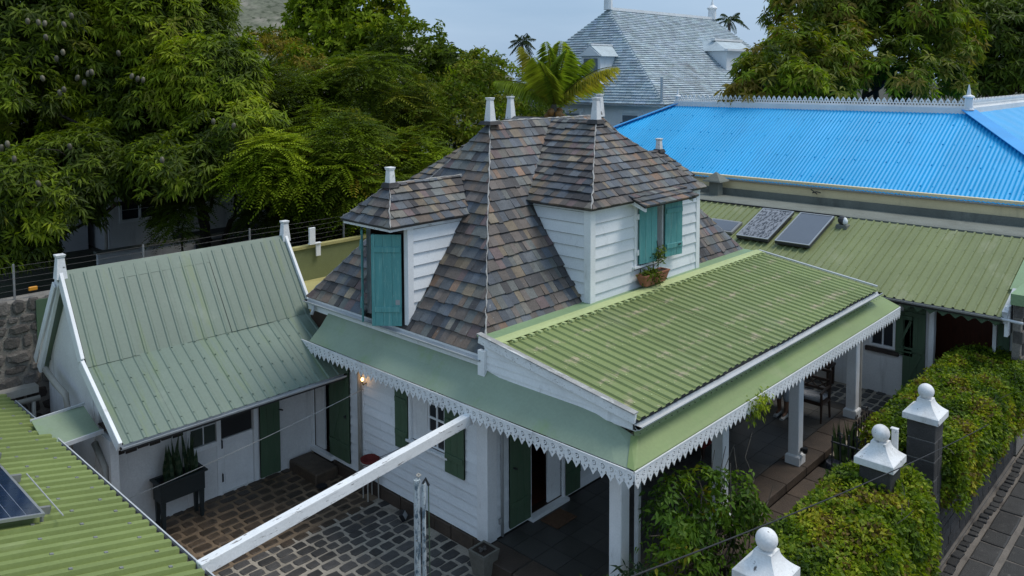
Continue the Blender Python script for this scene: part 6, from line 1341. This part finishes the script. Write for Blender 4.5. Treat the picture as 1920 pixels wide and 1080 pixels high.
broad('leafy_tree', 'dense round dark-leaved tree stepping down towards the sky gap', (17.5, 25.5, 2), (17, 25, 4), [lob(770, 110, 37, 85), lob(830, 150, 36, 70), lob(760, 200, 35, 95), lob(870, 180, 36, 60), lob(700, 170, 36, 70)], .25, 10, C('dark', 'mid', 'mid', 'fresh'), (.3, .35, .2, .15), L=.26, W_l=.12)
broad('leafy_tree', 'olive small-leaved tree with sprigged top behind the main finials', (13.5, 16.8, 1), (13.4, 16.6, 3.0), [lob(910, 175, 30, 85), lob(850, 240, 28, 100), lob(950, 260, 27, 95), lob(990, 190, 31, 60), lob(830, 320, 26, 90), lob(760, 290, 26, 70), lob(900, 130, 31, 45), lob(1030, 260, 28, 70), lob(1010, 320, 26, 60)], .18, 20, C('dark', 'mid', 'olive', 'fresh', 'mid'), (.2, .3, .2, .15, .15), L=.16, W_l=.075)
broad('flowering_tree', 'brownish yellow flushed tree top between mango and hill', (10, 29, 2), (10, 29, 5), [lob(475, 105, 36, 58), lob(520, 125, 34, 60), lob(440, 130, 33, 50), lob(560, 130, 33, 55), lob(525, 85, 37, 42)], .22, 11, C('olive', 'bronze', 'mid', 'yellow', 'fresh'), (.3, .25, .2, .08, .17), L=.24, W_l=.08)
broad('leafy_tree', 'low dark shrubby tree filling the gap under the feathery trees', (9, 17, 2), (9, 17, 2.8), [lob(700, 420, 24, 70), lob(600, 430, 24, 60), lob(800, 380, 25, 70), lob(880, 360, 26, 70)], .1, 14, C('dark', 'dark', 'mid'), (.4, .35, .25), L=.18, W_l=.08)
# right hand mango behind the blue roof
mango('mango_tree', 'large bronze flushed mango tree towering behind the blue roof', (29, 8.5, -.5), (28.5, 8.2, 3.5),
    [lob(1490, 130, 31, 95), lob(1430, 165, 30, 62), lob(1560, 120, 32, 95), lob(1535, 15, 34, 92), lob(1600, 40, 34, 100), lob(1700, 20, 33, 105), lob(1660, 140, 31, 85), lob(1760, 80, 33, 80), lob(1560, -40, 35, 110), lob(1740, 150, 32, 70), lob(1385, 180, 30, 34), lob(1530, 175, 30, 70), lob(1660, -70, 34, 110)], .35, 13, C('dark', 'mid', 'olive', 'fresh', 'bronze', 'lime', 'bronze'), (.12, .2, .24, .18, .12, .08, .06), L=.34, W_l=.085, k=12, gap=.22, bare=2)
mango('mango_tree', 'darker mango tree closing the view beyond the cresting corner', (36, 3.5, -.5), (35.5, 3.5, 3.5),
    [lob(1850, 60, 37, 100), lob(1920, 20, 38, 110), lob(1900, 140, 36, 80), lob(1830, 150, 36, 60), lob(1990, 120, 37, 110)], .3, 11, C('dark', 'mid', 'dark', 'mid', 'fresh'), (.3, .3, .15, .15, .1), L=.36, W_l=.09, k=12, gap=.3)
mango('mango_tree', 'round fresh green mango crown hugging the pale slated house', (25.5, 10, -.5), (25.5, 10, 3), [lob(1425, 130, 31, 46), lob(1475, 95, 32, 42), lob(1500, 150, 29, 45)], .15, 18, C('mid', 'fresh', 'lime', 'fresh', 'olive'), (.25, .3, .15, .2, .1), L=.30, W_l=.075, k=12)
# palms
def palm(name, label, base, top, nf, FL, LL, r, cols, droop=.45, pairs=34, coco=0, LW=.035, elr=(-.5, 1.25)):
    t = thing(name, label, 'palm tree', base, 'palm trees'); b, q = v3(base), v3(top); mb = MB(); n = 10; mb.tube([b.lerp(q, i/n)+Vector((.05*math.sin(i), .05*math.cos(i*1.3), 0)) for i in range(n+1)], [r*(1.25-.35*i/n) for i in range(n+1)], 10); build(mb, 'trunk', 'bark_pale', t, smooth=True)
    Vs, Fs, Ts, o = [], [], [], 0; rb = MB()
    for k in range(nf):
        az = k*2.399+random.uniform(-.2, .2); el = elr[0]+(elr[1]-elr[0])*((k+.5)/nf); d = Vector((math.cos(az)*math.cos(el), math.sin(az)*math.cos(el), math.sin(el))); L = FL*random.uniform(.85, 1.1); pts = []; dr = droop*(1.15-.5*math.sin(max(el, 0)))
        for i in range(pairs+1): s = i/pairs; pts.append(q+d*L*s+Vector((0, 0, -dr*L*s*s*1.2)))
        rb.tube(pts[::4], [.022*(1-.8*i/len(pts[::4]))*FL/2.2 for i in range(len(pts[::4]))], 5, tint=(.14, .15, .03))
        P_ = np.array(pts[2:]); T_ = unit(np.gradient(P_, axis=0)); sd = unit(np.cross(T_, np.array([0, 0, 1.0]))); s = np.linspace(0, 1, len(P_)); ll = LL*np.sin(np.pi*(.12+.83*s))**.7; col = np.array(cols[k % len(cols)])
        for sg in (-1, 1):
            dd = unit(sd*sg+T_*.75+rng.normal(0, .06, T_.shape)+np.array([0, 0, -.55-.45*random.random()])); V, F = leaves(P_, dd, unit(np.cross(dd, np.array([0, 0, 1.0]))), ll*rng.uniform(.85, 1.1, len(P_)), np.full(len(P_), LW), .1, .25)
            Vs.append(V); Fs.append(F+o); o += len(V); Ts.append(np.repeat(col[None]*rng.uniform(.8, 1.2, (len(P_), 1)), 2, 0))
    fastmesh('crown', np.concatenate(Vs)-np.array(base), np.concatenate(Fs), np.concatenate(Ts), 'leaf', t, base); build(rb, 'frond_ribs', 'leaf_matte', t)
    for k in range(coco):
        a = k*1.1; build(MB().lathe([(.02, -.13), (.08, -.10), (.115, 0), (.09, .09), (.02, .12)], (top[0]+.22*math.cos(a), top[1]+.22*math.sin(a), top[2]-.22-.08*(k % 3)), 10), 'coconut', 'coco_fruit', t, smooth=True)
tp = pxp(1040, 196, 24.5); palm('coconut_palm', 'coconut palm with yellowing fronds and orange nuts beside the pale slated house', (tp[0]-.3, tp[1]+.2, 0), tuple(tp), 10, 2.8, .72, .12, [(.32, .38, .045), (.25, .34, .035), (.42, .38, .06), (.22, .32, .04)], .40, 60, 9, .022, (.62, 1.5))
# the yellow drooping frond
tp = pxp(980, 78, 120); palm('far_palm', 'distant dark coconut palm silhouetted on the sky', (tp[0], tp[1], 0), tuple(tp), 16, 2.3, .8, .2, [(.02, .04, .015), (.03, .05, .02)], .45, 14, 0, .14)
tp = pxp(1368, 38, 90); palm('royal_palm', 'distant royal palm with few arching fronds on a slim stem', (tp[0], tp[1], 0), tuple(tp), 11, 2.2, .6, .18, [(.02, .05, .015), (.03, .06, .02)], .55, 16, 0, .12, (.0, 1.1))

# ================================================================== hedges and garden plants
def hedge(name, label, x0, x1, y0, y1, z0, z1, n, cols, wts, L=.062, W_l=.045, k=6):
    t = thing(name, label, 'hedge', ((x0+x1)/2, (y0+y1)/2, z0), 'clipped street hedges'); 
    # twiggy core, uneven
    mb = MB(); nx, ny, nz = max(4, int((x1-x0)/.22)), 6, 5
    def P_(a, b, c):
        x, y, z = x0+(x1-x0)*a, y0+(y1-y0)*b, z0+(z1-z0)*c; w_ = noise.noise((x*1.4, y*1.4, z*1.4))
        cx_, cy_ = (x0+x1)/2, (y0+y1)/2; s = .86+.10*w_; return (cx_+(x-cx_)*(1-(.14-.1*w_)*.6/(max(1, x1-x0))), cy_+(y-cy_)*s, z0+(z-z0)*(s+.02))
    tw = MB()
    for _ in range(int((x1-x0)*160)):
        p = Vector((random.uniform(x0+.05, x1-.05), random.uniform(y0+.08, y1-.08), random.uniform(z0, z1-.08))); q = p+Vector((random.uniform(-.2, .2), random.uniform(-.2, .2), random.uniform(0, .25))); tw.tube([p, p.lerp(q, .5)+Vector((.02, -.02, .01)), q], [.006, .005, .003], 4, False)
    tag(build(tw, 'twigs', 'bark_pale', t), kind='stuff')
    # leaves all over the skin with bumps
    m = n; f = rng.random(m); pos = np.empty((m, 3)); nor = np.empty((m, 3)); dx, dy, dz = x1-x0, y1-y0, z1-z0; ar = np.array([dx*dy, dx*dz, dx*dz, dy*dz, dy*dz]); cum = np.cumsum(ar)/ar.sum(); u_, v_ = rng.random(m), rng.random(m); side = np.searchsorted(cum, f)
    for s, (fn, nn) in enumerate(((lambda a, b: (x0+dx*a, y0+dy*b, z1+0*a), (0, 0, 1)), (lambda a, b: (x0+dx*a, y0+0*a, z0+dz*b), (0, -1, 0)), (lambda a, b: (x0+dx*a, y1+0*a, z0+dz*b), (0, 1, 0)), (lambda a, b: (x0+0*a, y0+dy*a, z0+dz*b), (-1, 0, 0)), (lambda a, b: (x1+0*a, y0+dy*a, z0+dz*b), (1, 0, 0)))):
        i = side == s; pos[i] = np.stack(fn(u_[i], v_[i]), 1); nor[i] = nn
    c = np.array([(x0+x1)/2, (y0+y1)/2, (z0+z1)/2]); hl = np.array([dx/2, dy/2, dz/2]); q = (pos-c)
    ov = np.maximum(np.abs(q[:, 1])/hl[1], 0); rz2 = np.maximum(q[:, 2]/hl[2], 0); rr_ = np.clip(np.hypot(np.maximum(ov-.45, 0)/.55, np.maximum(rz2-.45, 0)/.55), 1, 2)
    ex = np.clip((np.abs(q[:, 0])-hl[0]+.35)/.35, 0, 1); 
    q[:, 1] = np.sign(q[:, 1])*hl[1]*np.where(ov > .45, .45+(ov-.45)/rr_, ov); q[:, 2] = np.where(rz2 > .45, hl[2]*(.45+(rz2-.45)/rr_), q[:, 2]); q[:, 1] *= 1-.25*ex**2; q[:, 2] -= .12*ex**2*hl[2]
    pos = c+q; b = np.array([noise.noise((v[0]*1.9, v[1]*1.9, v[2]*1.9)) for v in pos]); b2 = np.array([noise.noise((v[0]*6, v[1]*6, v[2]*6)) for v in pos]); depth = np.where(rng.random(m) < .35, rng.uniform(.03, .22, m), 0)
    pos = pos+nor*(b*.13+b2*.06-depth)[:, None]; keep = b2 > -.42; pos, nor = pos[keep], nor[keep]; tt = tint_mix(pos, cols, wts, 2.2, .2)
    V, F, cc = rosettes(pos, nor*.7+np.array([0, 0, .4])+rng.normal(0, .45, nor.shape), k, L, W_l, (-.2, 1.0), .15, tt, .35); crown(t, V, F, cc, 'leaf', 'foliage')
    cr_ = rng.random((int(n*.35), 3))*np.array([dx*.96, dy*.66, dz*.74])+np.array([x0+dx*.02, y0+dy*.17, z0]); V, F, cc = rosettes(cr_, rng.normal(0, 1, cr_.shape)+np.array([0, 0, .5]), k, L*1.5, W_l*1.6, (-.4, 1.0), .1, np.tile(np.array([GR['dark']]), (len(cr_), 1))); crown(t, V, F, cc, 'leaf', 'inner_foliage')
HC = [(.04, .075, .010), (.09, .15, .012), (.16, .23, .014), (.25, .30, .018), (.14, .10, .03), (.32, .31, .025)]
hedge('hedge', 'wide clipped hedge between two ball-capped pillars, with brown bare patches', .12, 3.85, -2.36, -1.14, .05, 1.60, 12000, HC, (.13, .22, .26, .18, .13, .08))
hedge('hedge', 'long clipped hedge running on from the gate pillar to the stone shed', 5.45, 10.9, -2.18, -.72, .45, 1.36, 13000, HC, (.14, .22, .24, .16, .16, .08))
def climber():
    t = thing('veranda_climber', 'leafy bright green creeper bush spilling beside the front veranda column', 'shrub', (1.6, .05, -.3)); mb = MB()
    for _ in range(26):
        p = Vector((random.uniform(.6, 2.6), random.uniform(-.35, .15), -.3)); q = Vector((random.uniform(.6, 3.2), random.uniform(-.3, .3), random.uniform(.6, 1.8))); limb(mb, p, q, .012, .005, .3, 5)
    build(mb, 'stems', 'bark_pale', t)
    lb = [(.95, .05, 1.35, .5, .35, .55), (1.6, .0, 1.35, .55, .4, .38), (2.2, .0, 1.15, .5, .38, .35), (2.6, -.05, .80, .45, .35, .32), (1.2, -.1, .75, .55, .35, .5), (1.9, -.15, .6, .45, .3, .35), (.8, 0, .5, .4, .3, .6), (3.0, .0, .35, .35, .25, .25)]
    p, n = lobe_points(lb, 62, .3, -.8, .12, 2.4); tt = tint_mix(p, [(.04, .085, .012), (.075, .15, .016), (.11, .20, .018), (.16, .245, .02), (.26, .25, .02)], (.22, .32, .26, .15, .05), 1.6)
    V, F, c = rosettes(p, n*.6+np.array([0, 0, .35])+rng.normal(0, .2, n.shape), 6, .105, .046, (-.35, .45), .40, tt); crown(t, V, F, c, 'leaf', 'foliage')
climber()
tv_ = thing('hanging_vine', 'small sprig of creeper caught on the lace valance', 'vine', (3.15, -.03, 2.1)); p = np.array([(random.uniform(2.9, 3.45), random.uniform(-.1, .02), random.uniform(2.02, 2.3)) for _ in range(60)])
V, F, c = rosettes(p, np.tile([0, -.6, .3], (60, 1)), 5, .08, .03, (-.3, .5), .4, tint_mix(p, C('mid', 'fresh', 'lime'), (.3, .4, .3), 3)); crown(tv_, V, F, c, 'leaf', 'foliage')
build(MB().tube([(2.9, 0, 2.1), (3.2, -.03, 2.2), (3.45, -.02, 2.25)], .005, 4), 'stem', 'bark', tv_)
def oleander(name, label, x, y, z, h, n, col, L=.17, sp=.28):
    t = thing(name, label, 'shrub', (x, y, z), 'narrow leaved shrubs'); mb = MB(); pos = []
    for k in range(n):
        a = random.uniform(0, 6.28); q = Vector((x+math.cos(a)*sp*random.random(), y+math.sin(a)*sp*random.random(), z+h*random.uniform(.65, 1))); mb.tube([(x+math.cos(a)*.05, y+math.sin(a)*.05, z), (x+(q.x-x)*.5, y+(q.y-y)*.5, z+h*.45), q], [.012, .009, .005], 5, False)
        for s in (0, .12, .25): pos.append(q-Vector((0, 0, s)))
    build(mb, 'stems', 'bark_pale', t); p = np.array([tuple(v) for v in pos]); V, F, c = rosettes(p, np.tile([0, 0, 1.0], (len(p), 1))+rng.normal(0, .2, p.shape), 9, L, .028, (.1, 1.0), .12, tint_mix(p, col, (.4, .35, .25), 3)); crown(t, V, F, c, 'leaf', 'foliage')
oleander('oleander_shrub', 'grey-green oleander with narrow leaves at the foot of the corner column', .30, .30, -.3, 1.22, 9, [(.03, .06, .03), (.045, .085, .045), (.06, .10, .05)])
oleander('oleander_shrub', 'bright narrow-leaved shrub at the veranda corner left of the oleander', -.05, .45, -.3, .98, 8, C('mid', 'fresh', 'lime'), .16)
oleander('oleander_shrub', 'low yellow-green shrub between oleander and creeper', .75, -.05, -.3, .95, 8, C('mid', 'fresh', 'lime'), .14)
tvp = thing('box_plant', 'small potted seedling growing in the terracotta flower box', 'plant', (4.75, 2.80, 3.44)); build(MB().tube([(4.78, 2.80, 3.43), (4.80, 2.79, 3.62), (4.80, 2.80, 3.85), (4.76, 2.80, 4.02)], .008, 5), 'stem', 'bark', tvp)
p = np.array([(4.80+random.uniform(-.08, .08), 2.79+random.uniform(-.06, .06), random.uniform(3.62, 3.86)) for _ in range(26)]+[(random.uniform(4.28, 4.62), 2.76+random.uniform(-.06, .05), random.uniform(3.42, 3.52)) for _ in range(40)]+[(random.uniform(4.5, 4.72), 2.70, random.uniform(3.25, 3.42)) for _ in range(20)]); V, F, c = rosettes(p, np.tile([0, 0, 1.0], (len(p), 1))+rng.normal(0, .4, p.shape), 6, .07, .03, (-.2, .9), .2, tint_mix(p, C('dark', 'mid', 'fresh'), (.35, .4, .25), 4)); crown(tvp, V, F, c, 'leaf', 'foliage')
for (u_, lab, nm) in (((-5.3, 10.5, 2.6), 'bright clump of strap leaves on top of the rubble wall', 'wall_fern'),):
    t = thing(nm, lab, 'plant', u_); p = np.array([(u_[0]+random.uniform(-.9, .9), u_[1]+random.uniform(-.1, .5), u_[2]+random.uniform(.6, .95)) for _ in range(140)]); V, F, c = rosettes(p, np.tile([0, 0, 1.0], (len(p), 1)), 9, .3, .04, (.1, 1.0), .4, tint_mix(p, C('mid', 'fresh', 'lime'), (.3, .4, .3), 2)); crown(t, V, F, c, 'leaf', 'foliage')
# leaf litter specks under the hedge
